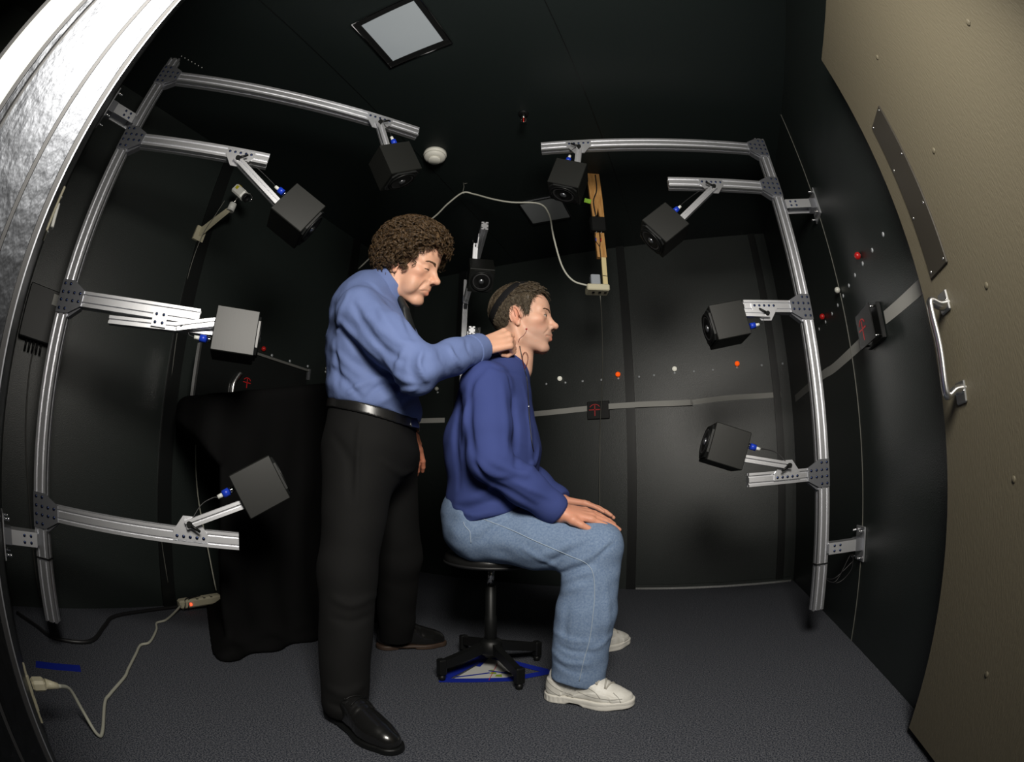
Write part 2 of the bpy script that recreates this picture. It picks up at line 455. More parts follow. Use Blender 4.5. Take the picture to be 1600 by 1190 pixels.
def column(name, label, P, heights, lengths, z0, z1, brackets, wall_n, wall_d, joint_flip=False):
    """P: post foot (x, y). Local frame: x = towards the listener (arm direction), y = away from the lens side face, z up."""
    P = Vector((P[0], P[1], 0)); d = (CEN - P); d.z = 0; d.normalize()
    n = Vector((-d.y, d.x, 0))
    if n.dot(-P) < 0: n = -n                       # n: the face that carries the gusset plates
    root = empty(name, P, 0, label, 'frame')
    # local helper matrix: columns d, n', z in world axes (root is unrotated)
    def Mx(s, t, z):
        return d * s + n * t + Vector((0, 0, z))
    def bar_between(prof, a, b, wide, nm, mt=M['alu']):
        z = (b - a).normalized(); x = wide.normalized(); y = z.cross(x)
        m = Matrix(((x.x, y.x, z.x, a.x), (x.y, y.y, z.y, a.y), (x.z, y.z, z.z, a.z), (0, 0, 0, 1)))
        mb = MB(); mb.prism(prof, 0, (b - a).length, m)
        return mb.build(nm, mt, root)
    bar_between(PROF_BIG, Mx(0, 0, z0), Mx(0, 0, z1), d, 'post')
    MB().box((0, 0, 0), (0.056, 0.044, 0.004), Matrix(((d.x, n.x, 0, 0), (d.y, n.y, 0, 0), (0, 0, 1, brackets[-1] - .055), (0, 0, 0, 1)))).build('band', M['black'], root)
    L4 = Matrix(((d.x, n.x, 0, 0), (d.y, n.y, 0, 0), (0, 0, 1, 0), (0, 0, 0, 1)))
    up = Vector((0, 0, 1))
    for z, L in zip(heights, lengths):
        bar_between(PROF_BIG, Mx(0.0245, 0, z), Mx(L, 0, z), up, 'arm')
        # gusset plate: post side tall, arm side short
        pts = [(-0.024, -0.052), (0.024, -0.052), (0.074, -0.025), (0.074, 0.025), (0.024, 0.052), (-0.024, 0.052)]
        g = MB()
        mg = Matrix(((d.x, 0, n.x, 0), (d.y, 0, n.y, 0), (0, 1, 0, 0), (0, 0, 0, 1)))
        mg.translation = Mx(0, 0.0182, z)
        g.prism(pts, 0, 0.0045, mg)
        go = g.build('gusset_plate', M['plate'], root)
        for (bx, bz) in [(-.012, -.039), (.012, -.039), (-.012, .039), (.012, .039)] + [(x, zz) for x in (-.012, .012, .036, .060) for zz in (-.0125, .0125)]:
            mm = mg @ Matrix.Translation((bx, bz, 0.0045))
            inst('bolt', BOLT, go, m=mm)
        # angle piece under the joint
        a = MB(); a.prism([(0.0245, 0), (0.0245, -0.035), (0.032, -0.035), (0.07, -0.006), (0.07, 0)], -0.012, 0.012,
                          Matrix(((d.x, 0, n.x, 0), (d.y, 0, n.y, 0), (0, 1, 0, z - .0245), (0, 0, 0, 1))))
        a.build('corner_bracket', M['plate'], root)
    # wall brackets
    wn = Vector(wall_n)                            # points from the post to the wall
    side = up.cross(wn)
    for z in brackets:
        mw = Matrix(((wn.x, side.x, 0, 0), (wn.y, side.y, 0, 0), (0, 0, 1, z), (0, 0, 0, 1)))
        br = MB()
        br.box((wall_d / 2 + .012, 0, 0.02), (wall_d - .03, 0.05, 0.004), mw)
        br.box((wall_d / 2 + .012, -0.025, 0), (wall_d - .03, 0.004, 0.044), mw)
        br.box((wall_d / 2 + .012, 0.025, 0), (wall_d - .03, 0.004, 0.044), mw)
        bo = br.build('wall_bracket', M['alu'], root)
        MB().box((0.03, 0, 0), (0.022, 0.046, 0.034), mw).build('bracket_foot', M['plate'], bo)
        MB().box((wall_d - .004, 0, 0), (0.007, 0.10, 0.135), mw, bev=0.002).build('mounting_plate', M['alu'], bo)
        MB().box((wall_d - .02, 0, 0), (0.032, 0.056, 0.05), mw, bev=0.002).build('bracket_block', M['plate'], bo)
        for sy in (-.036, .036):
            for sz in (-.052, .052):
                q = mw @ Vector((wall_d - .008, sy, sz)); q2 = mw @ Vector((wall_d - .026, sy, sz))
                b = MB(); b.cyl(q, q2, 0.0055, seg=8); b.ball(q2, 0.006, 8); b.build('bolt', M['chrome'], bo)
        for sx in (.05, .075):
            for sz in (-.010, .010):
                for sy in (-.0272, .0272):
                    mm = mw @ Matrix.Translation((sx, sy, sz)) @ rotm('X', math.pi / 2 * (1 if sy < 0 else -1))
                    inst('bolt', BOLT, bo, m=mm)
    return root, P, d, n

def speaker(col, sz, el, piv, label, flip=1, group='loudspeakers aimed at the listener'):
    """box centre (s, z) in the column plane, aimed el degrees above the horizontal; piv=(s, z) pivot on the arm"""
    root_f, P, d, n = col
    s, z = sz
    loc = P + d * s + Vector((0, 0, z))
    e = R(el)
    ax = d * math.cos(e) + Vector((0, 0, math.sin(e)))   # forward
    upv = -d * math.sin(e) + Vector((0, 0, math.cos(e)))
    lat = n
    m3 = Matrix(((ax.x, lat.x, upv.x, 0), (ax.y, lat.y, upv.y, 0), (ax.z, lat.z, upv.z, 0), (0, 0, 0, 1)))
    t = empty('loudspeaker', loc, 0, label, 'loudspeaker', group)
    W, D, Hh = 0.130, 0.137, 0.134
    bx = MB().box((0, 0, 0), (D, W, Hh), m3, bev=0.0025).build('cabinet', M['speaker'], t)
    bf = MB(); 
    rad = [(-.055, -.055), (.055, -.055), (.055, .055), (-.055, .055)]
    oct_ = [(-.058, -.04), (-.04, -.058), (.04, -.058), (.058, -.04), (.058, .04), (.04, .058), (-.04, .058), (-.058, .04)]
    fz = m3 @ Matrix(((0, 0, 1, D / 2), (1, 0, 0, 0), (0, 1, 0, 0), (0, 0, 0, 1)))
    bf.prism(oct_, 0, 0.007, fz)
    bo = bf.build('baffle', M['baffle'], t)
    dm = MB(); dm.lathe([(0.056, 0.007), (0.055, 0.012), (0.050, 0.0125), (0.047, 0.010)], 28, fz); dm.build('driver_rim', M['black'], bo)
    dm = MB(); dm.lathe([(0.047, 0.010), (0.043, 0.012), (0.039, 0.010), (0.018, -0.002 + .009), (0.0, 0.0075)], 28, fz); dm.build('driver_cone', M['cone'], bo)
    dm = MB(); dm.lathe([(0.0155, 0.0085), (0.012, 0.013), (0.006, 0.0155), (0.0, 0.016)], 20, fz); dm.build('dust_cap', M['dustcap'], bo)
    for a in range(4):
        an = math.pi / 4 + a * math.pi / 2
        q = fz @ Vector((0.058 * math.cos(an) * .86, 0.058 * math.sin(an) * .86, 0.007))
        MB().ball(q, 0.003, 8).build('screw', M['castalu'], bo)
    # plug on the back, above or below the rod
    pz = 0.028 * flip
    c0 = m3 @ Vector((-D / 2, 0.02, pz)); dv = -ax
    pg = MB(); pg.cyl(c0, c0 + dv * .020, 0.0075, seg=12); pg.cyl(c0 + dv * .010, c0 + dv * .016, 0.0095, seg=12)
    po = pg.build('plug', M['chrome'], t)
    MB().cyl(c0 + dv * .020, c0 + dv * .042, 0.0115, seg=14).build('plug_sleeve', M['blue'], po)
    MB().cyl(c0 + dv * .042, c0 + dv * .060, 0.0062, seg=12).build('plug_boot', M['white'], po)
    # mounting rod from pivot to the cabinet
    pv = d * (piv[0] - s) + Vector((0, 0, piv[1] - z)) + n * 0.030
    back = m3 @ Vector((-D / 2 + .002, 0.030, -0.022 * flip))
    dirv = (back - pv); 
    zx = dirv.normalized(); xx = n; yy = zx.cross(xx).normalized()
    st = pv - zx * 0.012
    mr = Matrix(((xx.x, yy.x, zx.x, st.x), (xx.y, yy.y, zx.y, st.y), (xx.z, yy.z, zx.z, st.z), (0, 0, 0, 1)))
    rb = MB(); rb.prism(PROF_ROD, 0, dirv.length + .012, mr)
    ro = rb.build('mounting_rod', M['alu'], t)
    # cable from the plug boot to the pivot
    c1 = c0 + dv * .060
    cp = spline([c1, c1 + dv * .02 + Vector((0, 0, .006)), (c1 * .4 + pv * .6) + Vector((0, 0, .022)), pv + n * .012], 6)
    MB().tube(cp, 0.0018, 6).build('cable', M['blackcable'], t)
    return t

def pivot(col, s, z_arm, side, lever=1):
    """triangular pivot plate on an arm; side=+1 rises above the arm, -1 hangs below; returns pivot point (s, z)"""
    root_f, P, d, n = col
    mg = Matrix(((d.x, 0, n.x, 0), (d.y, 0, n.y, 0), (0, 1, 0, z_arm), (0, 0, 0, 1)))
    mg.translation = d * s + n * 0.0182 + Vector((0, 0, z_arm))
    k = side
    pts = [(-.055, -.010 * k), (.055, -.010 * k), (.055, .012 * k), (.022, .060 * k), (-.022, .060 * k), (-.055, .012 * k)]
    if k < 0: pts = pts[::-1]
    g = MB(); g.prism(pts, 0, 0.004, mg)
    go = g.build('pivot_plate', M['alu'], root_f)
    for bx in (-.042, -.021, 0, .021, .042):
        inst('bolt', BOLT, go, m=mg @ Matrix.Translation((bx, 0.0, 0.004)))
    kn = MB(); c = mg @ Vector((0, .040 * k, 0.004)); nn = n
    kn.cyl(c, c + nn * .030, 0.010, 0.008, seg=12)
    kn.cyl(c + nn * .022, c + nn * .026 + d * .034 * lever + Vector((0, 0, -.018 * k)), 0.006, 0.004, seg=8)
    kn.build('clamp_lever', M['black'], go)
    return (s, z_arm + .040 * k)

PL, PR, PBK = (-1.545, 0.232), (0.52, 1.77), (-1.53, 2.85)
colL = column('aluminium_frame', 'slotted aluminium speaker frame bolted to the wall beside the door jamb', PL, (2.060, 1.726, 1.123, 0.489), (1.142, 0.589, 0.503, 0.686), 0.143, 2.165, (1.80, 0.40), (0, -1, 0), PL[1] - FWY(PL[0]))
colR = column('aluminium_frame', 'slotted aluminium speaker frame on the right wall in front of the seated man', PR, (2.130, 1.900, 1.328, 0.687), (1.038, 0.502, 0.278, 0.319), 0.160, 2.19, (1.80, 0.40), (1, 0, 0), XR - PR[0])
colB = column('aluminium_frame', 'aluminium speaker frame on the back wall half hidden behind the standing man', PBK, (2.01, 1.585), (1.11, 0.63), 0.15, 2.19, (1.8, 0.4), (0, 1, 0), YB - PBK[1])
# extra bar carried under the third left arm, with a square joining plate
root_f, P, d, n = colL
a = d * 0.19 + n * .0 + Vector((0, 0, 1.075)); b = d * 0.565 + Vector((0, 0, 1.089)); zx = (b - a).normalized(); yy = zx.cross(n)
MB().prism(PROF_ROD, 0, (b - a).length, Matrix(((n.x, yy.x, zx.x, a.x), (n.y, yy.y, zx.y, a.y), (n.z, yy.z, zx.z, a.z), (0, 0, 0, 1)))).build('extension_bar', M['alu'], root_f)
mg = Matrix(((d.x, 0, n.x, 0), (d.y, 0, n.y, 0), (0, 1, 0, 0), (0, 0, 0, 1))); mg.translation = d * .372 + n * .0182 + Vector((0, 0, 1.098))
g = MB(); g.prism([(-.025, -.025), (.025, -.025), (.025, .025), (-.025, .025)], 0, .004, mg); go = g.build('joining_plate', M['alu'], root_f)
for bx in (-.0125, .0125):
    for bz in (-.0125, .0125): inst('bolt', BOLT, go, m=mg @ Matrix.Translation((bx, bz, .004)))

pv = pivot(colL, 0.965, 2.060, -1); speaker(colL, (1.072, 1.854), -59, pv, 'highest black loudspeaker on the left frame, beside the smoke detector', 1)
pv = pivot(colL, 0.480, 1.726, -1); speaker(colL, (0.745, 1.529), -29, pv, 'black loudspeaker on a slanting rod under the second arm of the left frame', 1)
speaker(colL, (0.628, 1.087), 0, (0.45, 1.08), 'level black loudspeaker with grey sheen above the black cloth', -1)
pv = pivot(colL, 0.535, 0.489, 1); speaker(colL, (0.746, 0.655), 31, pv, 'lowest black loudspeaker of the left frame, tilted up over the black cloth', 1)
pv = pivot(colR, 0.870, 2.130, -1); speaker(colR, (0.928, 1.928), -71, pv, 'highest black loudspeaker of the right frame, beside the wooden hanger', 1)
pv = pivot(colR, 0.313, 1.900, -1); speaker(colR, (0.555, 1.666), -39, pv, 'black loudspeaker under the second arm of the right frame', 1)
pv = pivot(colR, 0.194, 1.328, -1); speaker(colR, (0.359, 1.258), -10, pv, 'black loudspeaker at head height facing the seated man', -1)
pv = pivot(colR, 0.164, 0.687, 1); speaker(colR, (0.404, 0.808), 19, pv, 'lowest black loudspeaker of the right frame, near the sheen on the back wall', 1)
RB = (Vector((PBK[0], PBK[1], 0)) - CEN).length
pv = pivot(colB, 0.95, 2.01, -1); speaker(colB, (RB - .59, 1.77), -50, pv, 'black loudspeaker facing the lens between the two men, silver dust cap lit', 1)
pv = pivot(colB, 0.52, 1.585, -1); speaker(colB, (RB - .865, 1.40), -20, pv, 'black loudspeaker behind the seated man with only its rear mount showing', 1)
# ------------------------------------------------------------------ implicit-surface modeller for bodies, clothes and cloth
A_ = lambda *v: np.array(v, dtype=np.float64)
def smin(a, b, k):
    if k <= 0: return np.minimum(a, b)
    h = np.clip(0.5 + 0.5 * (b - a) / k, 0, 1)
    return b * (1 - h) + a * h - k * h * (1 - h)
def smax(a, b, k): return -smin(-a, -b, k)
def cap(p, a, b, ra, rb=None):
    a = np.asarray(a, float); b = np.asarray(b, float)
    if rb is None: rb = ra
    ba = b - a; L = ba @ ba
    t = np.clip(((p - a) @ ba) / max(L, 1e-12), 0, 1)
    q = p - a - t[:, None] * ba
    return np.sqrt((q * q).sum(1)) - (ra + (rb - ra) * t)
def ell(p, c, r, rot=None):
    q = p - np.asarray(c, float)
    if rot is not None: q = q @ rot
    r = np.asarray(r, float)
    k0 = np.sqrt(((q / r) ** 2).sum(1)); k1 = np.sqrt(((q / (r * r)) ** 2).sum(1))
    return k0 * (k0 - 1) / np.maximum(k1, 1e-9)
def rbox(p, c, hs, r, rot=None):
    q = p - np.asarray(c, float)
    if rot is not None: q = q @ rot
    q = np.abs(q) - (np.asarray(hs, float) - r)
    return np.sqrt((np.maximum(q, 0) ** 2).sum(1)) + np.minimum(q.max(1), 0) - r
def ecap(p, a, b, ra, rb, lat, fl):
    """round cone flattened by factor fl along the unit vector lat (fl<1 makes it WIDER along lat)"""
    a = np.asarray(a, float); b = np.asarray(b, float); lat = np.asarray(lat, float)
    M3 = np.eye(3) + (fl - 1) * np.outer(lat, lat)
    return cap(p @ M3, M3 @ a, M3 @ b, ra, rb)
def chain(p, pts, k):
    """pts: list of (point, radius)"""
    d = None
    for (a, ra), (b, rb) in zip(pts[:-1], pts[1:]):
        e = cap(p, a, b, ra, rb)
        d = e if d is None else smin(d, e, k)
    return d
_rs = np.random.RandomState(3)
def make_noise(seed, n=7):
    rs = np.random.RandomState(seed); D = rs.normal(size=(n, 3)); D /= np.linalg.norm(D, axis=1)[:, None]
    fr = rs.uniform(0.7, 1.6, n); ph = rs.uniform(0, 6.28, n)
    def f(p, s, stretch=(1, 1, 1)):
        q = p * np.asarray(stretch)
        out = np.zeros(len(p))
        for i in range(n): out += np.sin((q @ D[i]) * fr[i] * s + ph[i])
        return out / math.sqrt(n)
    return f
NZ1, NZ2, NZ3 = make_noise(1), make_noise(2), make_noise(5, 9)

def sdf_mesh(f, lo, hi, h, smooth=1, nb=8):
    lo = np.asarray(lo, float); hi = np.asarray(hi, float)
    nblk = np.ceil((hi - lo) / (nb * h)).astype(int)
    bi = np.stack(np.meshgrid(*[np.arange(n) for n in nblk], indexing='ij'), -1).reshape(-1, 3)
    cen = lo + (bi + .5) * nb * h
    dc = np.concatenate([f(cen[i:i + 200000]) for i in range(0, len(cen), 200000)])
    bi = bi[np.abs(dc) < nb * h * 0.866 * 1.35 + 0.006]
    g = np.stack(np.meshgrid(*[np.arange(nb + 1)] * 3, indexing='ij'), -1).reshape(-1, 3)
    NC = nblk * nb + 2
    keyf = lambda c: ((c[..., 0] + 1) * NC[1] + c[..., 1] + 1) * NC[2] + c[..., 2] + 1
    V, K, Q = [], [], []
    n1 = nb + 1
    ed = [((0, 0, 0), ax) for ax in range(3)]
    for i0 in range(0, len(bi), 300):
        B = bi[i0:i0 + 300]
        idx = (B[:, None, :] * nb + g[None])                       # grid corner indices
        val = f((lo + idx.reshape(-1, 3) * h)).reshape(len(B), n1, n1, n1)
        idx = idx.reshape(len(B), n1, n1, n1, 3)
        s = val < 0
        c8 = [(a, b, c) for a in (0, 1) for b in (0, 1) for c in (0, 1)]
        sl = lambda A, o: A[:, o[0]:o[0] + nb, o[1]:o[1] + nb, o[2]:o[2] + nb]
        tot = sum(sl(s, o).astype(np.int8) for o in c8)
        act = (tot > 0) & (tot < 8)
        if act.any():
            w = np.where(act)
            vals = {o: val[w[0], w[1] + o[0], w[2] + o[1], w[3] + o[2]] for o in c8}
            P = np.zeros((len(w[0]), 3)); cnt = np.zeros(len(w[0]))
            for o in c8:
                for ax in range(3):
                    if o[ax]: continue
                    o2 = tuple(1 if q == ax else o[q] for q in range(3))
                    a, b = vals[o], vals[o2]
                    cr = (a < 0) != (b < 0)
                    t = np.where(cr, a / np.where(cr, a - b, 1), 0)
                    e = np.array(o, float)[None].repeat(len(t), 0); e[:, ax] += t
                    P += np.where(cr[:, None], e, 0); cnt += cr
            base = idx[w[0], w[1], w[2], w[3]]
            V.append(lo + (base + P / cnt[:, None]) * h); K.append(keyf(base))
        for ax in range(3):
            o2 = [0, 0, 0]; o2[ax] = 1
            a = sl(s, (0, 0, 0)); b = sl(s, o2)
            w = np.where(a != b)
            if not len(w[0]): continue
            base = idx[w[0], w[1], w[2], w[3]]
            u, v = [(1, 2), (2, 0), (0, 1)][ax]
            du = np.zeros(3, int); du[u] = 1; dv = np.zeros(3, int); dv[v] = 1
            q = np.stack([keyf(base - du - dv), keyf(base - dv), keyf(base), keyf(base - du)], 1)
            fl = ~a[w]                                             # outside -> inside: flip
            q[fl] = q[fl][:, ::-1]
            Q.append(q)
    V = np.concatenate(V); K = np.concatenate(K); Q = np.concatenate(Q)
    order = np.argsort(K); K = K[order]; V = V[order]
    pos = np.searchsorted(K, Q); pos = np.clip(pos, 0, len(K) - 1)
    ok = (K[pos] == Q).all(1)
    F = pos[ok]
    for _ in range(smooth):
        acc = np.zeros_like(V); c = np.zeros(len(V))
        for a, b in ((0, 1), (1, 2), (2, 3), (3, 0)):
            np.add.at(acc, F[:, a], V[F[:, b]]); np.add.at(acc, F[:, b], V[F[:, a]])
            np.add.at(c, F[:, a], 1); np.add.at(c, F[:, b], 1)
        V = V * 0.5 + 0.5 * acc / np.maximum(c, 1)[:, None]
    return V, F

def np_mesh(name, V, F, m, parent=None, color=None):
    me = bpy.data.meshes.new(name)
    me.vertices.add(len(V)); me.vertices.foreach_set('co', np.ascontiguousarray(V, dtype=np.float32).ravel())
    n = F.shape[1]
    me.loops.add(F.size); me.loops.foreach_set('vertex_index', np.ascontiguousarray(F, dtype=np.int32).ravel())
    me.polygons.add(len(F)); me.polygons.foreach_set('loop_start', np.arange(0, F.size, n, dtype=np.int32))
    me.polygons.foreach_set('use_smooth', np.ones(len(F), dtype=bool))
    me.update(calc_edges=True)
    me.validate()
    if color is not None:
        ca = me.color_attributes.new('tint', 'FLOAT_COLOR', 'POINT')
        ca.data.foreach_set('color', np.ascontiguousarray(np.c_[color, np.ones(len(color))], dtype=np.float32).ravel())
    me.materials.append(m)
    o = bpy.data.objects.new(name, me); COL.objects.link(o)
    if parent is not None: o.parent = parent
    return o

def tint_mat(name, rough, spec=0.4, sss=0.0, bump=None, sheen=0.0):
    m = mat(name, (0.5, 0.5, 0.5), rough, spec=spec, sss=sss, bump=bump, sheen=sheen)
    nt = m.node_tree; a = nt.nodes.new('ShaderNodeAttribute'); a.attribute_name = 'tint'
    nt.links.new(a.outputs['Color'], nt.nodes['Principled BSDF'].inputs['Base Color'])
    return m
def rot_np(yaw, pitch, roll=0.0):
    """head matrix: columns = forward, left, up in world; yaw about z, pitch>0 looks down"""
    m = Matrix.Rotation(yaw, 3, 'Z') @ Matrix.Rotation(pitch, 3, 'Y') @ Matrix.Rotation(roll, 3, 'X')
    return np.array(m)
# ------------------------------------------------------------------ heads and hands
def head_sdf(q, o):
    """skin of a head in head space: x forward, y sideways (symmetric), z up; chin at z=-0.12, crown at +0.12"""
    s = q.copy(); s[:, 1] = np.abs(s[:, 1])
    d = ell(s, (-.008, 0, .036), (.098, .076, .085))
    d = smin(d, ell(s, (.034, 0, .045), (.056, .062, .05)), .02)
    d = smin(d, ell(s, (.028, 0, -.022), (.062, .058, .072)), .02)
    d = smin(d, ell(s, (.060, 0, -.055), (.036, .036, .036)), .015)
    jw = o.get('jaw', 1.0)
    d = smin(d, chain(s, [((-.022, .056, -.028), .016), ((-.006, .052 * jw, -.080), .015), ((.060, .013, -.1045), .0155)], .006), .022)
    d = smin(d, ell(s, (.0705, 0, -.1025), (.0165, .019, .0155)), .012)
    d = smin(d, ell(s, (.046, .046, -.014), (.030, .018, .018)), .018)
    d = smin(d, cap(s, (.0835, .0, .0215), (.066, .047, .021), .0105, .008), .012)
    d = smax(d, -ell(s, (.100, .034, .001), (.020, .017, .0135)), .012)
    # nose
    nl = o.get('nose', 1.0)
    d = smin(d, cap(s, (.0855, 0, .010), (.100 + .006 * nl, 0, -.026), .0085, .0100), .012)
    d = smin(d, ell(s, (.1035 + .006 * nl, 0, -.0285), (.0108, .0112, .0100)), .009)
    d = smin(d, ell(s, (.0965, .0115, -.0345), (.0100, .0072, .0082)), .007)
    d = smax(d, -ell(s, (.103, .0062, -.0415), (.0055, .0030, .0035)), .002)
    # eyelids with an almond opening for the eyeball
    e = ell(s, (.0715, .0325, .000), (.0142, .0150, .0140))
    d = smin(d, e, .005)
    op = o.get('lid', .0045)
    ex, ey, ez = s[:, 0] - .0715, s[:, 1] - .0325, s[:, 2] - o.get('lidz', -.0008)
    er_ = np.sqrt(ex ** 2 + ey ** 2 + ez ** 2); az = np.arctan2(ey, ex) - .22
    w = op * (1 - (az / 1.02) ** 2)
    d = smax(d, -np.maximum(np.maximum(np.abs(ez) - w, er_ - .020), .0118 - er_), .0010)
    d = smin(d, np.maximum(np.abs(ell(s, (.0725, .0325, .0052), (.0160, .0160, .0140))) - .0004, -(ez - .004)) + .0004, .002) if False else d
    # mouth
    d = smin(d, chain(s, [((.0925, 0, -.0580), .0066), ((.0775, .0225, -.0655), .0040)], .003), .006)
    d = smin(d, chain(s, [((.0905, 0, -.0735), .0072), ((.0780, .0210, -.0680), .0040)], .003), .005)
    d = smax(d, -chain(s, [((.1015, 0, -.0652), .0017), ((.0915, .014, -.0655), .0017), ((.0800, .0265, -.0675 - o.get('frown', 0)), .0022)], .001), .0025)
    d = smax(d, -cap(s, (.099, .0, -.0465), (.0985, 0, -.0535), .0025), .004)
    d = smax(d, -cap(s, (.094, .018, -.036), (.0745, .0335, -.062), .0018), .010 if o.get('fold', 0) else .004)
    if o.get('fold', 0):
        d = smax(d, -cap(s, (.0855, .026, -.040), (.0700, .0365, -.074), .0030), .006)
        d = smin(d, ell(s, (.045, .046, -.062), (.026, .018, .028)), .02)
    # ear
    er = np.array(Matrix.Rotation(R(-12), 3, 'Y') @ Matrix.Rotation(R(18), 3, 'Z'))
    ec = (-.014, .0765, -.006)
    ear = ell(s, ec, (.0190, .0080, .0325), er)
    ear = smax(ear, -ell(s, (-.012, .0860, -.004), (.0125, .0075, .0225), er), .004)
    ql = (s - np.array(ec)) @ er
    rr = np.sqrt((ql[:, 0] / .0175) ** 2 + (ql[:, 2] / .031) ** 2)
    rim = np.sqrt(((rr - 1) * .020) ** 2 + (ql[:, 1] - .0055) ** 2) - .0036
    rim = np.maximum(rim, -(ql[:, 2] + .016) - .0)                       # rim fades into the lobe
    ear = smin(ear, rim, .003)
    ear = smin(ear, cap(s, (-.016, .0835, .010), (-.011, .0830, -.012), .0028), .003)
    ear = smin(ear, ell(s, (-.006, .0785, -.0345), (.0085, .0050, .0085)), .004)
    ear = smin(ear, ell(s, (.004, .0775, -.010), (.0050, .0050, .0065)), .004)
    ear = smax(ear, -ell(s, (-.004, .082, -.014), (.0075, .010, .0085)), .003)
    d = smin(d, ear, .006)
    return d
def skull_sdf(q):
    s = q
    d = ell(s, (-.008, 0, .036), (.098, .076, .085))
    d = smin(d, ell(s, (.034, 0, .045), (.056, .062, .05)), .02)
    d = smin(d, ell(s, (.015, 0, -.022), (.062, .060, .072)), .02)
    return d
def head_tint(q, base, o):
    """colours the skin itself carries: lips, flush, shaven beard"""
    s = q.copy(); s[:, 1] = np.abs(s[:, 1])
    n = len(s); c = np.tile(np.array(base), (n, 1))
    def mixin(w, col):
        w = np.clip(w, 0, 1)[:, None]; return lambda c: c * (1 - w) + np.array(col) * w
    bd = np.clip(1 - ell(s, (.055, 0, -.075), (.065, .07, .042)) / .02, 0, 1) * o.get('beard', 0)
    c = mixin(bd, np.array(base) * np.array([.62, .66, .72]))(c)
    fl = np.clip(1 - ell(s, (.06, .042, -.025), (.02, .02, .02)) / .015, 0, 1) * .22
    fl = np.maximum(fl, np.clip(1 - ell(s, (.110, 0, -.031), (.008, .012, .01)) / .008, 0, 1) * .22)
    fl = np.maximum(fl, np.clip(1 - ell(s, (-.012, .082, -.006), (.016, .012, .03)) / .006, 0, 1) * .5)
    c = mixin(fl, np.array(base) * np.array([1.0, .68, .62]))(c)
    c *= (1 + .035 * NZ3(q, 90) + .03 * NZ2(q, 240))[:, None]
    lip = np.minimum(chain(s, [((.0925, 0, -.0590), .0062), ((.0775, .0225, -.0655), .003)], .003), chain(s, [((.0915, 0, -.0730), .0068), ((.0780, .0210, -.068), .003)], .003))
    c = mixin(1 - lip / .0025, np.array(base) * np.array([.82, .55, .52]))(c)
    return c

def hand_parts(side_up, wrist, knuck_dir, back_n, spread, bends, thumb, scale=1.0, fingers=(.84, .93, 1.0, .92), palm_len=.085):
    """returns list of (points+radii chains). wrist point; knuck_dir: wrist->knuckles; back_n: normal of the back of the hand;
    side_up=+1/-1: which side the thumb lies on (thumb axis = side_up * cross(back_n, knuck_dir)).
    bends: per finger (mcp, pip, dip) degrees towards the palm; spread: per finger degrees sideways; thumb: list of offsets (x along, y thumbward, z back)"""
    w = np.asarray(wrist, float); f = np.asarray(knuck_dir, float); f /= np.linalg.norm(f)
    n = np.asarray(back_n, float); n = n - f * (n @ f); n /= np.linalg.norm(n)
    t = np.cross(n, f) * side_up
    out = []
    lens = [.032, .038, .041, .039]            # palm offsets are index -> little
    seg = [(.044, .026, .021), (.048, .030, .023), (.045, .028, .022), (.035, .021, .019)]
    offs = [.030, .010, -.011, -.030]
    kn = [(.092, .006), (.096, .008), (.090, .006), (.081, .002)]
    pads = []
    for i in range(4):
        base = w + t * offs[i] * .55 * scale + n * .0 * scale
        K = w + (f * kn[i][0] + t * offs[i] + n * kn[i][1]) * scale * (palm_len / .085)
        out.append([(base, .0155 * scale), (K, .0112 * scale)])
        a = 0.0
        dirv = f * math.cos(R(spread[i])) + t * math.sin(R(spread[i]))
        p = K; ch = [(K, .0104 * scale)]
        for L, b, r in zip(seg[i], bends[i], (.0092, .0083, .0070)):
            a += b
            dv = dirv * math.cos(R(a)) - n * math.sin(R(a))
            p = p + dv * L * scale
            ch.append((p, r * scale * (1.0 if i < 3 else .88)))
        out.append(ch)
    # heel of the hand and thumb
    th = [(w + (f * .012 + t * .018 - n * .004) * scale, .0165 * scale)]
    for (x, y, z), r in zip(thumb, (.0155, .0108, .0098, .0082)):
        th.append((w + (f * x + t * y + n * z) * scale, r * scale))
    out.append(th)
    return out
def hand_sdf(p, parts, kf=.0035):
    """palm pieces blend widely, fingers stay apart"""
    palm = None; fin = []
    for c in parts:
        if len(c) == 2:
            e = cap(p, c[0][0], c[1][0], c[0][1], c[1][1]); palm = e if palm is None else smin(palm, e, .010)
        else: fin.append(chain(p, c, .003))
    d = palm
    th = fin[-1]
    d = smin(d, th, .010)
    ff = fin[0]
    for e in fin[1:-1]: ff = smin(ff, e, .0012)
    return smin(d, ff, .006)
def near_only(fn, c, r, p, d):
    """evaluate fn only where p is within r of c; else keep d"""
    m = ((p - np.asarray(c)) ** 2).sum(1) < r * r
    if m.any():
        dd = d.copy(); dd[m] = fn(p[m], d[m]); return dd
    return d
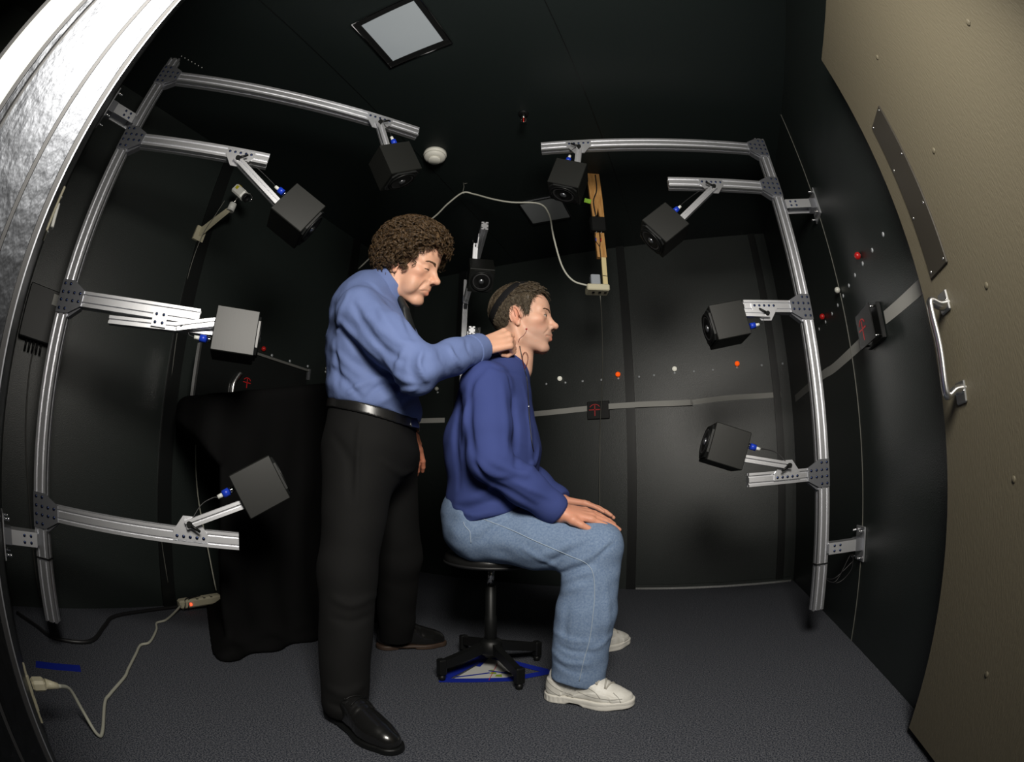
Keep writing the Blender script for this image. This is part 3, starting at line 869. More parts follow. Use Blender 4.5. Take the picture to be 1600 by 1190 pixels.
# ------------------------------------------------------------------ people. Points are (u, v, z): u to the right, v into the room along the lens heading, z up
_Fpx = 734.2
def PX(x, y, v):
    """point at depth v seen at photo position (x, y)"""
    dx, dy = x - 800, 595 - y; r = math.hypot(dx, dy); t = 2 * math.asin(r / (2 * _Fpx)); s = math.sin(t) / r
    cx, cy, cz = dx * s, dy * s, math.cos(t)
    cr, sr = math.cos(ROLL), math.sin(ROLL)
    rx, ux = cx * cr - cy * sr, cx * sr + cy * cr
    vv = cz * math.cos(PITCH) - ux * math.sin(PITCH); zz = cz * math.sin(PITCH) + ux * math.cos(PITCH)
    return A_(rx * v / vv, v, CAMH + zz * v / vv)
def to_room(p): return Vector((p[0] * math.cos(YAW) - p[1] * math.sin(YAW), p[0] * math.sin(YAW) + p[1] * math.cos(YAW), p[2]))
def folds(p, d, L):
    """L: (polyline on the surface, half width, height)"""
    d = d.copy()
    for P, r, amp in L:
        P = np.asarray(P, float)
        m = np.all((p > P.min(0) - 2.6 * r) & (p < P.max(0) + 2.6 * r), axis=1)
        if not m.any(): continue
        pm = p[m]; n = len(P) - 1
        best = np.full(len(pm), 1e9); tt = np.zeros(len(pm))
        for i in range(n):
            ba = P[i + 1] - P[i]; t = np.clip(((pm - P[i]) @ ba) / (ba @ ba), 0, 1); q = pm - P[i] - t[:, None] * ba; dd = (q * q).sum(1)
            c = dd < best; best = np.where(c, dd, best); tt = np.where(c, (i + t) / n, tt)
        d[m] -= amp * np.exp(-best / (r * r)) * np.sin(np.pi * (0.06 + 0.88 * tt)) ** .7
    return d
def trace(f, pts, v0=0.7, v1=2.6, lift=0.0):
    """points where the lines of sight through photo positions first meet surface f"""
    D = np.array([PX(x, y, 1.0) - A_(0, 0, CAMH) for x, y in pts]); D /= np.linalg.norm(D, axis=1)[:, None]
    t = np.full(len(D), v0)
    for _ in range(70):
        dd = f(A_(0, 0, CAMH) + D * t[:, None])
        t = np.where((dd > 0.0004) & (t < v1), t + dd * 0.8, t)
    return list(A_(0, 0, CAMH) + D * (t - lift)[:, None])
def px_folds(f, spec):
    """spec: (list of photo positions, half width, height) -> fold lines lying on surface f"""
    out = []
    for pts, r, amp in spec:
        dense = [(p.x, p.y) for p in spline([Vector((x, y, 0)) for x, y in pts], 3)]
        P = trace(f, dense)
        P = [p for p in P if np.linalg.norm(p - P[len(P) // 2]) < .35]
        if len(P) > 1: out.append((P, r, amp))
    return out
def np_tubes(P, rad, seg=4):
    """P (n,k,3) strand points, rad (n,k) -> V, F"""
    n, k, _ = P.shape
    T = np.empty_like(P); T[:, 1:-1] = P[:, 2:] - P[:, :-2]; T[:, 0] = P[:, 1] - P[:, 0]; T[:, -1] = P[:, -1] - P[:, -2]
    T /= np.maximum(np.linalg.norm(T, axis=2), 1e-9)[..., None]
    ref = np.where(np.abs(T[:, :1, 2:3]) > .8, A_(1, 0, 0), A_(0, 0, 1)) * np.ones((1, k, 1))
    N = np.cross(T, ref); N /= np.maximum(np.linalg.norm(N, axis=2), 1e-9)[..., None]; B = np.cross(T, N)
    an = np.arange(seg) * 2 * np.pi / seg
    V = P[:, :, None, :] + rad[:, :, None, None] * (N[:, :, None, :] * np.cos(an)[None, None, :, None] + B[:, :, None, :] * np.sin(an)[None, None, :, None])
    idx = np.arange(n * k * seg).reshape(n, k, seg)
    F = np.stack([idx[:, :-1], np.roll(idx, -1, 2)[:, :-1], np.roll(idx, -1, 2)[:, 1:], idx[:, 1:]], -1).reshape(-1, 4)
    return V.reshape(-1, 3), F
skin_m = tint_mat('skin', 0.5, spec=0.35, sss=0.12, bump=(260, 0.12, 3, 0.0012))
hair_dark = mat('brown_hair', (0.030, 0.018, 0.009), 0.5, spec=0.4, mottle=(90, 1.3, (0.105, 0.062, 0.028)))
hair_grey = mat('greying_brown_hair', (0.034, 0.024, 0.015), 0.55, spec=0.35, mottle=(120, 1.2, (0.12, 0.094, 0.062)))
brow_m = mat('eyebrow_hair', (0.085, 0.048, 0.026), 0.6)
eyew_m = mat('eye_white', (0.42, 0.38, 0.34), 0.25)
iris_m = mat('eye_iris', (0.02, 0.016, 0.012), 0.15)

lash_m = mat('eyelash', (0.012, 0.008, 0.006), 0.6)
def eyes(o_parent, Hm, hc, sc, base, opt, gaze=0.0):
    op = opt.get('lid', .0045); lz = opt.get('lidz', -.0008)
    for s in (-1, 1):
        c0 = A_(.0715, .0325 * s, 0)
        W = lambda q: Hm @ (q * sc) + hc - base
        e = MB().ball(W(c0), 0.0128 * sc, 18).build('eye', eyew_m, o_parent)
        g = A_(math.cos(gaze), 0.0, -math.sin(gaze))
        MB().ball(W(c0 + g * .0060), 0.0074 * sc, 14).build('iris', iris_m, e)
        pts = []
        for k in range(13):
            az = -.85 + 1.75 * k / 12; w = op * (1 - (az / 1.02) ** 2); r = math.sqrt(max(1e-8, .0146 ** 2 - w * w)); a = az + .22
            pts.append(W(A_(.0715 + r * math.cos(a), (.0325 + r * math.sin(a)) * s, lz + w + .0004)))
        MB().tube(pts, .0008 * sc, 5).build('eyelashes', lash_m, e)
def brows(o_parent, Hm, hc, sc, base, headf, w=0.0034, n=110, seed=4):
    rs = np.random.RandomState(seed)
    for s in (-1, 1):
        t = rs.uniform(0, 1, n); j = rs.normal(size=n) * .5
        q = np.stack([.102 - .024 * t, (.012 + .036 * t) * s, .0185 + .0065 * np.sin(t * 2.5) + j * w * (1 - .6 * t)], 1)
        dr = np.stack([-.35 - .5 * t, (.85 - .1 * t) * s, .55 - .9 * t], 1); dr /= np.linalg.norm(dr, axis=1)[:, None]
        K = []
        for k in range(4):
            w_ = q + dr * (.0075 * k / 3)
            for _ in range(6): w_ = w_ - A_(.9, .35 * s, 0) * (head_sdf(w_, headf) - .0008 * (1 + .4 * k))[:, None] * .8
            K.append(w_)
        P = np.stack(K, 1)
        V, F = np_tubes(((P * sc) @ Hm.T) + hc - base, np.tile(np.array([.0006, .0006, .0005, .0002]) * sc, (n, 1)))
        np_mesh('eyebrow', V, F, brow_m, o_parent)

def scalp_points(f, n, seed):
    rs = np.random.RandomState(seed)
    q = rs.normal(size=(n, 3)); q /= np.linalg.norm(q, axis=1)[:, None]; q = q * .16 + A_(-.005, 0, .02)
    for _ in range(12):
        d = f(q); e = 1e-3
        g = np.stack([(f(q + A_(*(e if i == k else 0 for i in range(3)))) - d) / e for k in range(3)], 1)
        g /= np.maximum(np.linalg.norm(g, axis=1), 1e-6)[:, None]
        q = q - g * d[:, None] * .9
    return q, g
def hair_strands(f, n, region, Hm, hc, sc, base, seed, length, wave, turns, rad, lift, bundle=1, flow=(-.3, 0, -1), jit=.35, spread=.002, N=9, arch=.004, thick=None):
    """strands (in bundles) that leave the scalp surface f and flow along it with a curl"""
    rs = np.random.RandomState(seed)
    q, g = scalp_points(f, int(n * 2.6), seed); keep = np.where(region(q))[0][:n]; q, g = q[keep], g[keep]; n = len(q)
    fl = np.asarray(flow, float) + rs.normal(size=(n, 3)) * jit
    td = fl - g * (fl * g).sum(1)[:, None]; td /= np.maximum(np.linalg.norm(td, axis=1), 1e-6)[:, None]; b = np.cross(g, td)
    ph = rs.uniform(0, 6.28, n); Ln = length * rs.uniform(.65, 1.3, n); am = wave * rs.uniform(.7, 1.3, n); tn = turns * rs.uniform(.8, 1.25, n)
    q, g, td, b = (np.repeat(x, bundle, 0) for x in (q, g, td, b)); ph, Ln, am, tn = (np.repeat(x, bundle) for x in (ph, Ln, am, tn))
    m = len(q); q = q + b * rs.normal(size=(m, 1)) * spread + td * rs.normal(size=(m, 1)) * spread; ph = ph + rs.normal(size=m) * .25
    t = np.linspace(0, 1, N)[None, :]
    an = ph[:, None] + t * tn[:, None] * 6.283
    lift = lift + (np.repeat(thick(q[::bundle]), bundle) if thick is not None else np.zeros(m))[:, None]
    h_ = lift + arch * np.sin(t * 2.6) + am[:, None] * .8 * (1 + np.sin(an)) * np.minimum(1, t * 4)
    P = q[:, None] + td[:, None] * (Ln[:, None] * t)[..., None] + b[:, None] * (am[:, None] * np.cos(an))[..., None] + g[:, None] * h_[..., None]
    # keep long strands from leaving the head: pull towards the scalp shell
    flat = P.reshape(-1, 3); over = f(flat) - (np.repeat(lift[:, 0], N) + arch + wave * 2.0)
    gg = flat - A_(-.005, 0, .02); gg /= np.linalg.norm(gg, axis=1)[:, None]
    P = (flat - gg * np.maximum(over, 0)[:, None]).reshape(P.shape)
    R_ = rad * (1 - .7 * t ** 2) * np.ones((m, 1))
    V, F = np_tubes(((P * sc) @ Hm.T) + hc - base, R_ * sc)
    return V, F

def shoe_sdf(q):
    """x forward from heel 0 to toe .30, y sideways, z up from the floor"""
    plan = lambda r: smin(np.sqrt((q[:, 0] - .045) ** 2 + q[:, 1] ** 2) - .036 - r, smin(cap(np.c_[q[:, :2], 0 * q[:, 2]], (.06, 0, 0), (.215, .003, 0), .033 + r, .047 + r), cap(np.c_[q[:, :2], 0 * q[:, 2]], (.2, 0, 0), (.262, .004, 0), .045 + r, .036 + r), .02), .02)
    up = cap(q, (.052, 0, .05), (.055, 0, .095), .040, .036)
    up = smin(up, cap(q, (.06, 0, .055), (.145, 0, .06), .040, .043), .02)
    up = smin(up, cap(q, (.14, 0, .066), (.225, .002, .034), .045, .042), .02)
    up = smin(up, cap(q, (.2, .002, .032), (.258, .004, .026), .044, .036), .02)
    up = smax(up, plan(-.001), .006)
    up = smax(up, .018 - q[:, 2], .003)
    return up, plan
o_f = [None]
def make_shoe(parent, name, heel, dirv, base, m_up, m_sole, sneaker, sc=1.0, m_lace=None):
    f = A_(dirv[0], dirv[1], 0); f /= np.linalg.norm(f); l = A_(-f[1], f[0], 0); h = A_(heel[0], heel[1], 0)
    Rm = np.stack([f, l, A_(0, 0, 1)], 1)
    loc = lambda p: ((p - h) @ Rm) / sc
    back = lambda V: (V * sc) @ Rm.T + h - base
    def fu(q):
        u, pl = shoe_sdf(q)
        if sneaker:
            # overlay panels and welt lines
            sm_ = lambda x, w=.0015: np.clip(x / w + .5, 0, 1)
            u = u - .0030 * sm_(q[:, 0] - .238 + .4 * (q[:, 2] - .03)) * sm_(.050 - q[:, 2])
            u = u - .0030 * sm_(.070 - q[:, 0] - .3 * (q[:, 2] - .05)) * sm_(.085 - q[:, 2])
            u = u - .0030 * sm_(.026 - np.abs(q[:, 1])) * sm_(q[:, 0] - .115) * sm_(.215 - q[:, 0])
            for x0 in (.085, .103, .121):
                u = u - .0030 * np.exp(-((q[:, 0] - x0 - .55 * (q[:, 2] - .05)) / .0042) ** 2) * sm_(q[:, 2] - .032) * sm_(.088 - q[:, 2])
            u = u - .0026 * sm_(.042 + .020 * np.sin((q[:, 0] - .12) * 22) - q[:, 2]) * sm_(q[:, 0] - .10)
            u = u + .0022 * np.exp(-((q[:, 2] - .031) / .0022) ** 2)
        else:
            u = u + .0012 * np.exp(-((q[:, 0] - .185) / .004) ** 2) + .0010 * np.exp(-((q[:, 0] - .172) / .003) ** 2)
        return u
    V, F = sdf_mesh(fu, (-.02, -.07, -.005), (.32, .07, .16), .0023 if sneaker else .003, 1 if sneaker else 2)
    o = np_mesh(name, back(V), F, m_up, parent)
    def fs(q):
        _, pl = shoe_sdf(q)
        s = smax(pl(.004 if sneaker else .003), np.abs(q[:, 2] - ((.015 + .006 * np.clip((q[:, 0] - .22) / .08, 0, 1)) if sneaker else .010)) - ((.015 - .001 * np.clip((q[:, 0] - .22) / .08, 0, 1)) if sneaker else .010), .004)
        if sneaker:
            s = s + .0016 * (np.sin(q[:, 0] * 420) > 0.2) * (q[:, 0] < .085) * (q[:, 2] > .006) * (q[:, 2] < .024)
            s = smax(s, -(ell(q, (.118, 0, -.003), (.030, .2, .013))), .004)
            s = s + .0014 * np.exp(-((q[:, 2] - .017 - .004 * np.sin(q[:, 0] * 30)) / .0018) ** 2) * (q[:, 0] > .09)
        else:
            s = smax(s, -(rbox(q, (.125, 0, -.002), (.035, .2, .009), .002)), .002)
        return s
    V, F = sdf_mesh(fs, (-.02, -.07, -.01), (.32, .07, .05), .003, 1)
    np_mesh('sole', back(V), F, m_sole, o)
    # laces or a tongue line
    mb = MB(); zz = lambda x, y: None
    for k in range(6 if sneaker else 3):
        x = (.146 if sneaker else .128) + .015 * k; pts = []
        for j in range(9):
            y = -.029 + .058 * j / 8; q = A_(x + .012 * (j / 8 - .5) * (1 if k % 2 else -1), y, .13)
            for _ in range(30):
                dd = float(fu(q[None])[0])
                if dd < .001: break
                q = q - A_(0, 0, dd * .8)
            pts.append(back((q + A_(0, 0, .001))[None])[0])
        mb.tube(pts, .0026 if sneaker else .0016, 6)
    mb.build('lace', m_lace or m_up, o)
    o_f[0] = lambda p: fu(loc(p)) * sc
    return o

# ================================================================== the seated listener
LB = A_(-.07, 1.62, 0)                                             # stool centre on the floor
LROOT = empty('person', to_room(LB), YAW, 'seated man in a blue sweatshirt, faded jeans and white trainers, hands on his knees', 'person')
LF = A_(math.cos(R(-10)), math.sin(R(-10)), 0); LN = A_(math.sin(R(-10)), -math.cos(R(-10)), 0)   # forward, towards the lens side
LHM = rot_np(R(-10), R(-2)); LHC = A_(.038, 1.600, 1.281); LSC = 1.05
LOPT = dict(jaw=1.0, nose=1.15, beard=.55, lid=.0046)
V0 = 1.6
sw_sh_n, sw_el_n, sw_wr_n = A_(-.085, 1.432, 1.005), A_(-.062, 1.365, .772), A_(.142, 1.405, .617)
sw_sh_f, sw_el_f, sw_wr_f = A_(-.028, 1.765, 1.005), A_(.005, 1.80, .775), A_(.172, 1.668, .640)
hand_n = hand_parts(-1, A_(.148, 1.404, .622), A_(.145, .010, -.034), A_(.22, -.42, .90), (9, 2, -5, -14), [(9, 8, 5), (10, 8, 5), (10, 8, 5), (9, 8, 5)], [(.036, .040, -.004), (.062, .052, -.008), (.088, .056, -.014)], 1.0)
hand_f = hand_parts(1, A_(.180, 1.665, .640), A_(.135, -.025, -.030), A_(.2, .25, .92), (8, 2, -4, -10), [(10, 8, 5), (10, 8, 5), (10, 8, 5), (10, 8, 5)], [(.036, .040, -.004), (.062, .050, -.008), (.086, .054, -.012)], 1.0)
def L_head(p): return head_sdf(((p - LHC) @ LHM) / LSC, LOPT) * LSC
def L_body(p):
    d = chain(p, [(A_(.012, 1.60, 1.215), .058), (A_(-.012, 1.60, 1.12), .060), (A_(-.04, 1.6, 1.04), .075), (A_(-.07, 1.6, .9), .08)], .03)
    d = smin(d, cap(p, A_(.045, 1.597, 1.19), A_(.030, 1.598, 1.10), .030, .040), .03)         # throat
    for sh, el, wr in ((sw_sh_n, sw_el_n, sw_wr_n), (sw_sh_f, sw_el_f, sw_wr_f)):
        d = smin(d, cap(p, A_(-.05, 1.6, 1.02), sh, .05, .045), .03)
        d = smin(d, chain(p, [(sh, .045), (el, .038), (el * .35 + wr * .65, .034), (wr, .027), (wr + (wr - el) / np.linalg.norm(wr - el) * .012, .027)], .02), .03)
    d = near_only(lambda q, dd: smin(dd, L_head(q), .018), LHC, .24, p, d)
    for hp in (hand_n, hand_f):
        c = np.mean([x[0] for ch in hp for x in ch], axis=0)
        d = near_only(lambda q, dd: smin(dd, hand_sdf(q, hp), .010), c, .18, p, d)
    return d
V, F = sdf_mesh(L_body, (-.2, 1.28, .48), (.40, 1.88, 1.45), .0030, 1)
q = ((V - LHC) @ LHM) / LSC
base_skin = np.array((.62, .36, .255))
tc = head_tint(q, base_skin, LOPT)
hm = (V[:, 2] < .75)
tc[hm] = base_skin * np.array([1.0, .80, .74])
lb = np_mesh('body', V - LB, F, skin_m, LROOT, tc)
eyes(lb, LHM, LHC, LSC, LB, LOPT, .02)
brows(lb, LHM, LHC, LSC, LB, LOPT)
# short greying hair with a receding front, plus the dark headband
def L_hairline(q):
    x = q[:, 0]
    return np.interp(x, [-.12, -.085, -.055, -.040, -.030, -.012, .006, .018, .030, .038, .048, .060, .080, .10], [-.030, -.055, -.055, -.030, .018, .036, .022, .000, .000, .034, .062, .078, .097, .11])
def L_shell(q):
    k = np.clip((q[:, 2] - L_hairline(q)) / .03, 0, 1)
    return skull_sdf(q) - (.0055 + .0125 * k * np.clip((q[:, 2] + .02) / .12, 0, 1))
def L_hair(q):
    n = NZ3(q, 190, (1, 1, .6)) * .0011 + NZ2(q, 420) * .0005
    return smax(L_shell(q) + n, (L_hairline(q) - q[:, 2]) * .6 + np.clip(n, -.001, .001), .004)
V, F = sdf_mesh(L_hair, (-.14, -.11, -.08), (.13, .11, .16), .0024, 1)
lh = np_mesh('hair', ((V * LSC) @ LHM.T) + LHC - LB, F, hair_grey, LROOT)
band_c = lambda q: (q - A_(-.047, 0, .070)) @ (A_(.72, 0, -.69) / math.hypot(.72, .69))
V, F = hair_strands(lambda q: skull_sdf(q) - .004, 5600, lambda q: (q[:, 2] > L_hairline(q) + .003) & (np.abs(band_c(q) + .006) > .019), LHM, LHC, LSC, LB, 11, .017, .0007, .6, .00075, -.001, flow=(.05, 0, -.75), jit=.30, N=6, arch=.0035, thick=lambda q: skull_sdf(q) - L_shell(q) - .004)
np_mesh('hair_strands', V, F, hair_grey, lh)['kind'] = 'stuff'
V, F = hair_strands(lambda q: skull_sdf(q) - .004, 420, lambda q: (q[:, 2] > .060) & (q[:, 2] > L_hairline(q) + .002) & (band_c(q) > .016), LHM, LHC, LSC, LB, 12, .030, .0016, .7, .0008, -.001, bundle=4, flow=(.75, 0, .35), jit=.55, spread=.0013, N=8, arch=.008, thick=lambda q: skull_sdf(q) - L_shell(q) - .004)
np_mesh('hair_tufts', V, F, hair_grey, lh)['kind'] = 'stuff'
band_m = mat('black_elastic', (.006, .006, .007), .8, spec=.2)
def L_band(q):
    nrm = A_(.72, 0, -.69); nrm /= np.linalg.norm(nrm)
    c = (q - A_(-.047, 0, .070)) @ nrm
    return np.maximum(np.maximum(L_shell(q) - .0050, -(L_shell(q) + .004)), np.abs(c) - .0130)
V, F = sdf_mesh(L_band, (-.15, -.12, -.08), (.14, .12, .17), .0024, 1)
np_mesh('headband', ((V * LSC) @ LHM.T) + LHC - LB, F, band_m, LROOT)

# sweatshirt
def L_shirt(p, fold=True):
    d = ecap(p, A_(-.065, 1.6, .62), A_(-.062, 1.6, .83), .150, .152, LN, .78)
    d = smin(d, ecap(p, A_(-.062, 1.6, .83), A_(-.058, 1.6, .99), .150, .118, LN, .72), .05)
    d = smin(d, ecap(p, A_(-.05, 1.6, .99), A_(-.018, 1.6, 1.085), .11, .070, LN, .72), .05)
    zh = .618 + .30 * p[:, 0]
    d = smax(d, zh - p[:, 2], .008)
    for sh, el, wr in ((sw_sh_n, sw_el_n, sw_wr_n), (sw_sh_f, sw_el_f, sw_wr_f)):
        mid = A_(-.030, 1.6, 1.075)
        d = smin(d, cap(p, mid, sh, .060, .072), .04)
        s = chain(p, [(sh, .078), (sh * .45 + el * .55, .070), (el, .064), (el * .5 + wr * .5, .055), (wr * .92 + el * .08, .044), (wr, .040)], .025)
        dirw = (wr - el) / np.linalg.norm(wr - el)
        s = smax(s, (p - wr) @ dirw - .004, .006)
        d = smin(d, s, .020)
    # neck hole
    nk = cap(p, A_(-.004, 1.6, 1.115), A_(.028, 1.598, 1.27), .064, .072)
    d = smax(d, -nk, .008)
    if fold:
        d = d - .0028 * NZ1(p, 26, (1, 1, .5)) - .0012 * NZ2(p, 70)
        d = folds(p, d, L_FOLDS)
    return d
v_ = lambda x, y, v: PX(x, y, v)
L_FOLDS = px_folds(lambda p: L_shirt(p, False), [
    ([(757, 572), (737, 600), (733, 650), (738, 700), (750, 730)], .012, -.014), ([(745, 590), (728, 640), (722, 700)], .013, .007),
    ([(722, 610), (712, 680), (716, 760)], .012, -.008), ([(738, 705), (752, 728), (775, 742), (800, 742)], .011, .011), ([(742, 725), (765, 752), (800, 770), (835, 790)], .010, -.011),
    ([(770, 722), (800, 735), (835, 743)], .010, .010), ([(800, 752), (830, 765), (862, 778)], .009, .007), ([(770, 758), (745, 775), (712, 785)], .013, .009), ([(785, 775), (750, 790), (715, 800)], .010, -.008),
    ([(795, 590), (803, 640), (808, 700), (806, 735)], .011, -.010), ([(785, 600), (790, 660), (792, 710)], .013, .006), ([(815, 600), (828, 660), (832, 720)], .011, .006), ([(762, 568), (790, 580), (812, 588)], .008, -.005),
    ([(842, 700), (835, 725), (815, 745)], .012, .010), ([(705, 790), (740, 805), (775, 798)], .008, .005)])
shirt_blue = mat('blue_fleece', (.040, .058, .190), .85, spec=.15, bump=(900, .35, 2, .0008))
V, F = sdf_mesh(L_shirt, (-.27, 1.27, .53), (.22, 1.92, 1.17), .0045, 1)
ls = np_mesh('sweatshirt', V - LB, F, shirt_blue, LROOT)
# ribbed cuffs and neckband
def band(p, c, ax, r0, r1, hw, ribs=46):
    ax = ax / np.linalg.norm(ax); q = p - c; h = q @ ax; rad = q - h[:, None] * ax; rr = np.sqrt((rad * rad).sum(1))
    return np.maximum(np.maximum(rr - r1, r0 - rr), np.abs(h) - hw)
for wr, el in ((sw_wr_n, sw_el_n), (sw_wr_f, sw_el_f)):
    dirw = (wr - el) / np.linalg.norm(wr - el); c = wr - dirw * .010
    f_ = lambda p: smax(np.abs(cap(p, c - dirw * .02, c + dirw * .012, .0405, .0365) - .0) - .004, np.maximum((p - c) @ dirw - .014, -((p - c) @ dirw) - .020), .003)
    V, F = sdf_mesh(f_, c - .07, c + .07, .0028, 1)
    np_mesh('cuff', V - LB, F, shirt_blue, ls)
def neckband(p):
    d = L_shirt(p, False)
    nk = cap(p, A_(-.004, 1.6, 1.115), A_(.028, 1.598, 1.27), .064, .072)
    return smax(d - .005, np.abs(nk - .004) - .008, .003)
V, F = sdf_mesh(neckband, (-.13, 1.48, 1.02), (.12, 1.72, 1.2), .003, 1)
np_mesh('neckband', V - LB, F, shirt_blue, ls)

# jeans
kn_n, kn_f = A_(.252, 1.405, .505), A_(.300, 1.705, .497)
def L_jeans(p, fold=True):
    d = ecap(p, A_(-.115, 1.6, .60), A_(-.115, 1.6, .555), .118, .112, LN, .72)
    hems = []
    for hip, kn, md, hm, lat in ((A_(-.095, 1.515, .548), kn_n, A_(.226, 1.378, .30), A_(.206, 1.357, .085), LN), (A_(-.085, 1.685, .548), kn_f, A_(.31, 1.76, .28), A_(.315, 1.80, .085), A_(.5, -.86, 0))):
        s = chain(p, [(hip, .102), (hip * .5 + kn * .5, .090), (kn, .076)], .03)
        s2 = ecap(p, kn, md, .086, .092, lat, 1.22)
        s2 = smin(s2, ecap(p, md, hm, .092, .082, lat, 1.22), .02)
        s = smin(s, s2, .025)
        s = smax(s, .070 - .25 * (p[:, 0] - hm[0]) - p[:, 2], .006)
        d = smin(d, s, .028)
    if fold:
        d = d - .0022 * NZ2(p, 30) - .0012 * NZ1(p, 75)
        d = folds(p, d, J_FOLDS)
    return d
J_FOLDS = px_folds(lambda p: L_jeans(p, False), [
    ([(872, 890), (895, 878), (925, 868), (950, 848)], .008, .010), ([(870, 899), (900, 888), (928, 880)], .007, -.011), ([(878, 908), (905, 898), (928, 892)], .008, .010), ([(850, 880), (880, 868), (905, 855), (930, 842)], .009, -.008),
    ([(845, 868), (870, 858), (895, 845)], .009, .006), ([(800, 805), (775, 822), (752, 845)], .010, -.008), ([(785, 806), (760, 820), (742, 838)], .009, .006), ([(815, 855), (845, 872), (870, 884)], .009, .007), ([(930, 872), (945, 858), (960, 848)], .008, -.006),
    ([(866, 985), (890, 1000), (925, 1003)], .009, .008), ([(864, 1000), (890, 1016), (925, 1020)], .008, -.009), ([(864, 1016), (885, 1034), (920, 1038)], .008, .010), ([(866, 1032), (890, 1048), (915, 1052)], .007, -.007), ([(876, 925), (900, 918), (918, 912)], .010, .008), ([(886, 945), (882, 980), (884, 1005)], .012, -.006), ([(945, 900), (950, 960), (945, 1010)], .012, .005), ([(958, 990), (935, 1010), (920, 1012)], .009, .006)])
denim = mat('faded_denim', (.125, .185, .30), .8, spec=.15, bump=(700, .5, 2, .0009), mottle=(170, 1.2, (.195, .265, .385)))
V, F = sdf_mesh(L_jeans, (-.26, 1.26, .03), (.42, 1.92, .72), .0045, 1)
lj = np_mesh('jeans', V - LB, F, denim, LROOT)
stitch_m = mat('denim_seam', (.30, .37, .46), .8)
def surf_line(f, px, base, n=6, lift=.0004):
    dense = [(p.x, p.y) for p in spline([Vector((x, y, 0)) for x, y in px], n)]
    return [Vector(p) - Vector(base) for p in trace(f, dense, lift=lift)]
SEAM = [(748, 808), (775, 818), (800, 828), (830, 842), (860, 855), (890, 868), (916, 880), (927, 897), (929, 930), (926, 965), (921, 1000), (912, 1032), (905, 1064)]
MB().tube(surf_line(L_jeans, SEAM, LB), .0015, 6).build('side_seam', stitch_m, lj)
MB().tube(surf_line(L_jeans, [(724, 815), (727, 822), (734, 830), (735, 838), (736, 848)], LB), .0014, 6).build('pocket_seam', stitch_m, lj)
# trainers
tr_up = mat('white_leather', (.78, .77, .72), .5, mottle=(40, 1.2, (.64, .62, .56)), bump=(300, .15))
tr_sole = mat('off_white_rubber', (.72, .70, .64), .6)
lace_m = mat('grey_lace', (.45, .43, .38), .7)
sh_ = make_shoe(LROOT, 'trainer', (.108, 1.402), (.243, -.126), LB, tr_up, tr_sole, True, .97, lace_m)
line_m = mat('grey_panel_shade', (.34, .33, .30), .7)  # shading between the shoe panels, drawn as grey lines
for ln in ([(853, 1058), (860, 1068), (874, 1078), (896, 1086)], [(851, 1066), (860, 1078), (876, 1088)], [(851, 1074), (860, 1086), (872, 1093)], [(898, 1078), (922, 1088), (950, 1093), (972, 1092)], [(918, 1074), (930, 1082), (938, 1092)], [(958, 1082), (966, 1090), (970, 1098)]):
    MB().tube(surf_line(o_f[0], ln, LB, 4, .0002), .0012, 5).build('panel_shade', line_m, sh_)
make_shoe(LROOT, 'trainer', (.235, 1.765), (.25, .115), LB, tr_up, tr_sole, True, .97, lace_m)
# ================================================================== the standing man
MBS = A_(-.43, 1.46, 0)
MROOT = empty('person', to_room(MBS), YAW, 'curly-haired man in a light blue shirt and black trousers standing behind the seated man', 'person')
MHM = rot_np(R(-9), R(19), R(10)); MHC = A_(-.354, 1.425, 1.418); MSC = 1.05
MOPT = dict(jaw=1.06, nose=1.5, beard=.15, lid=.0026, lidz=-.0035, fold=1, frown=.004)
m_sh_n, m_el_n, m_wr_n = A_(-.462, 1.275, 1.195), A_(-.252, 1.225, 1.008), A_(-.106, 1.442, 1.130)
m_sh_f, m_el_f, m_wr_f = A_(-.450, 1.610, 1.205), A_(-.490, 1.705, .990), A_(-.395, 1.675, .905)
mh_n = hand_parts(1, A_(-.100, 1.452, 1.136), A_(.085, .030, .038), A_(-.10, -.90, .40), (4, 1, -2, -6), [(42, 62, 38), (62, 86, 50), (66, 88, 52), (66, 88, 52)], [(.045, .030, -.010), (.080, .030, -.018), (.110, .022, -.030)], 1.08)
mh_f = hand_parts(1, A_(-.392, 1.668, .893), A_(.035, -.010, -.08), A_(.55, -.75, .1), (5, 2, -2, -6), [(22, 25, 15), (25, 28, 16), (28, 30, 18), (30, 30, 18)], [(.038, .036, -.006), (.065, .044, -.014), (.090, .040, -.024)], 1.0)
def M_head(p): return head_sdf(((p - MHC) @ MHM) / MSC, MOPT) * MSC
def M_body(p):
    d = chain(p, [(A_(-.385, 1.425, 1.385), .056), (A_(-.435, 1.435, 1.335), .058), (A_(-.475, 1.44, 1.24), .080), (A_(-.465, 1.45, 1.1), .09)], .03)
    for sh, el, wr in ((m_sh_n, m_el_n, m_wr_n), (m_sh_f, m_el_f, m_wr_f)):
        d = smin(d, cap(p, A_(-.470, 1.44, 1.24), sh, .05, .045), .03)
        d = smin(d, chain(p, [(sh, .045), (el, .038), (el * .35 + wr * .65, .034), (wr, .0275), (wr + (wr - el) / np.linalg.norm(wr - el) * .012, .027)], .02), .03)
    d = near_only(lambda q, dd: smin(dd, M_head(q), .016), MHC, .24, p, d)
    for hp in (mh_n, mh_f):
        c = np.mean([x[0] for ch in hp for x in ch], axis=0)
        d = near_only(lambda q, dd: smin(dd, hand_sdf(q, hp), .010), c, .18, p, d)
    return d
V, F = sdf_mesh(M_body, (-.58, 1.12, .72), (.08, 1.82, 1.62), .0030, 1)
q = ((V - MHC) @ MHM) / MSC
m_skin = np.array((.64, .36, .245))
tc = head_tint(q, m_skin, MOPT)
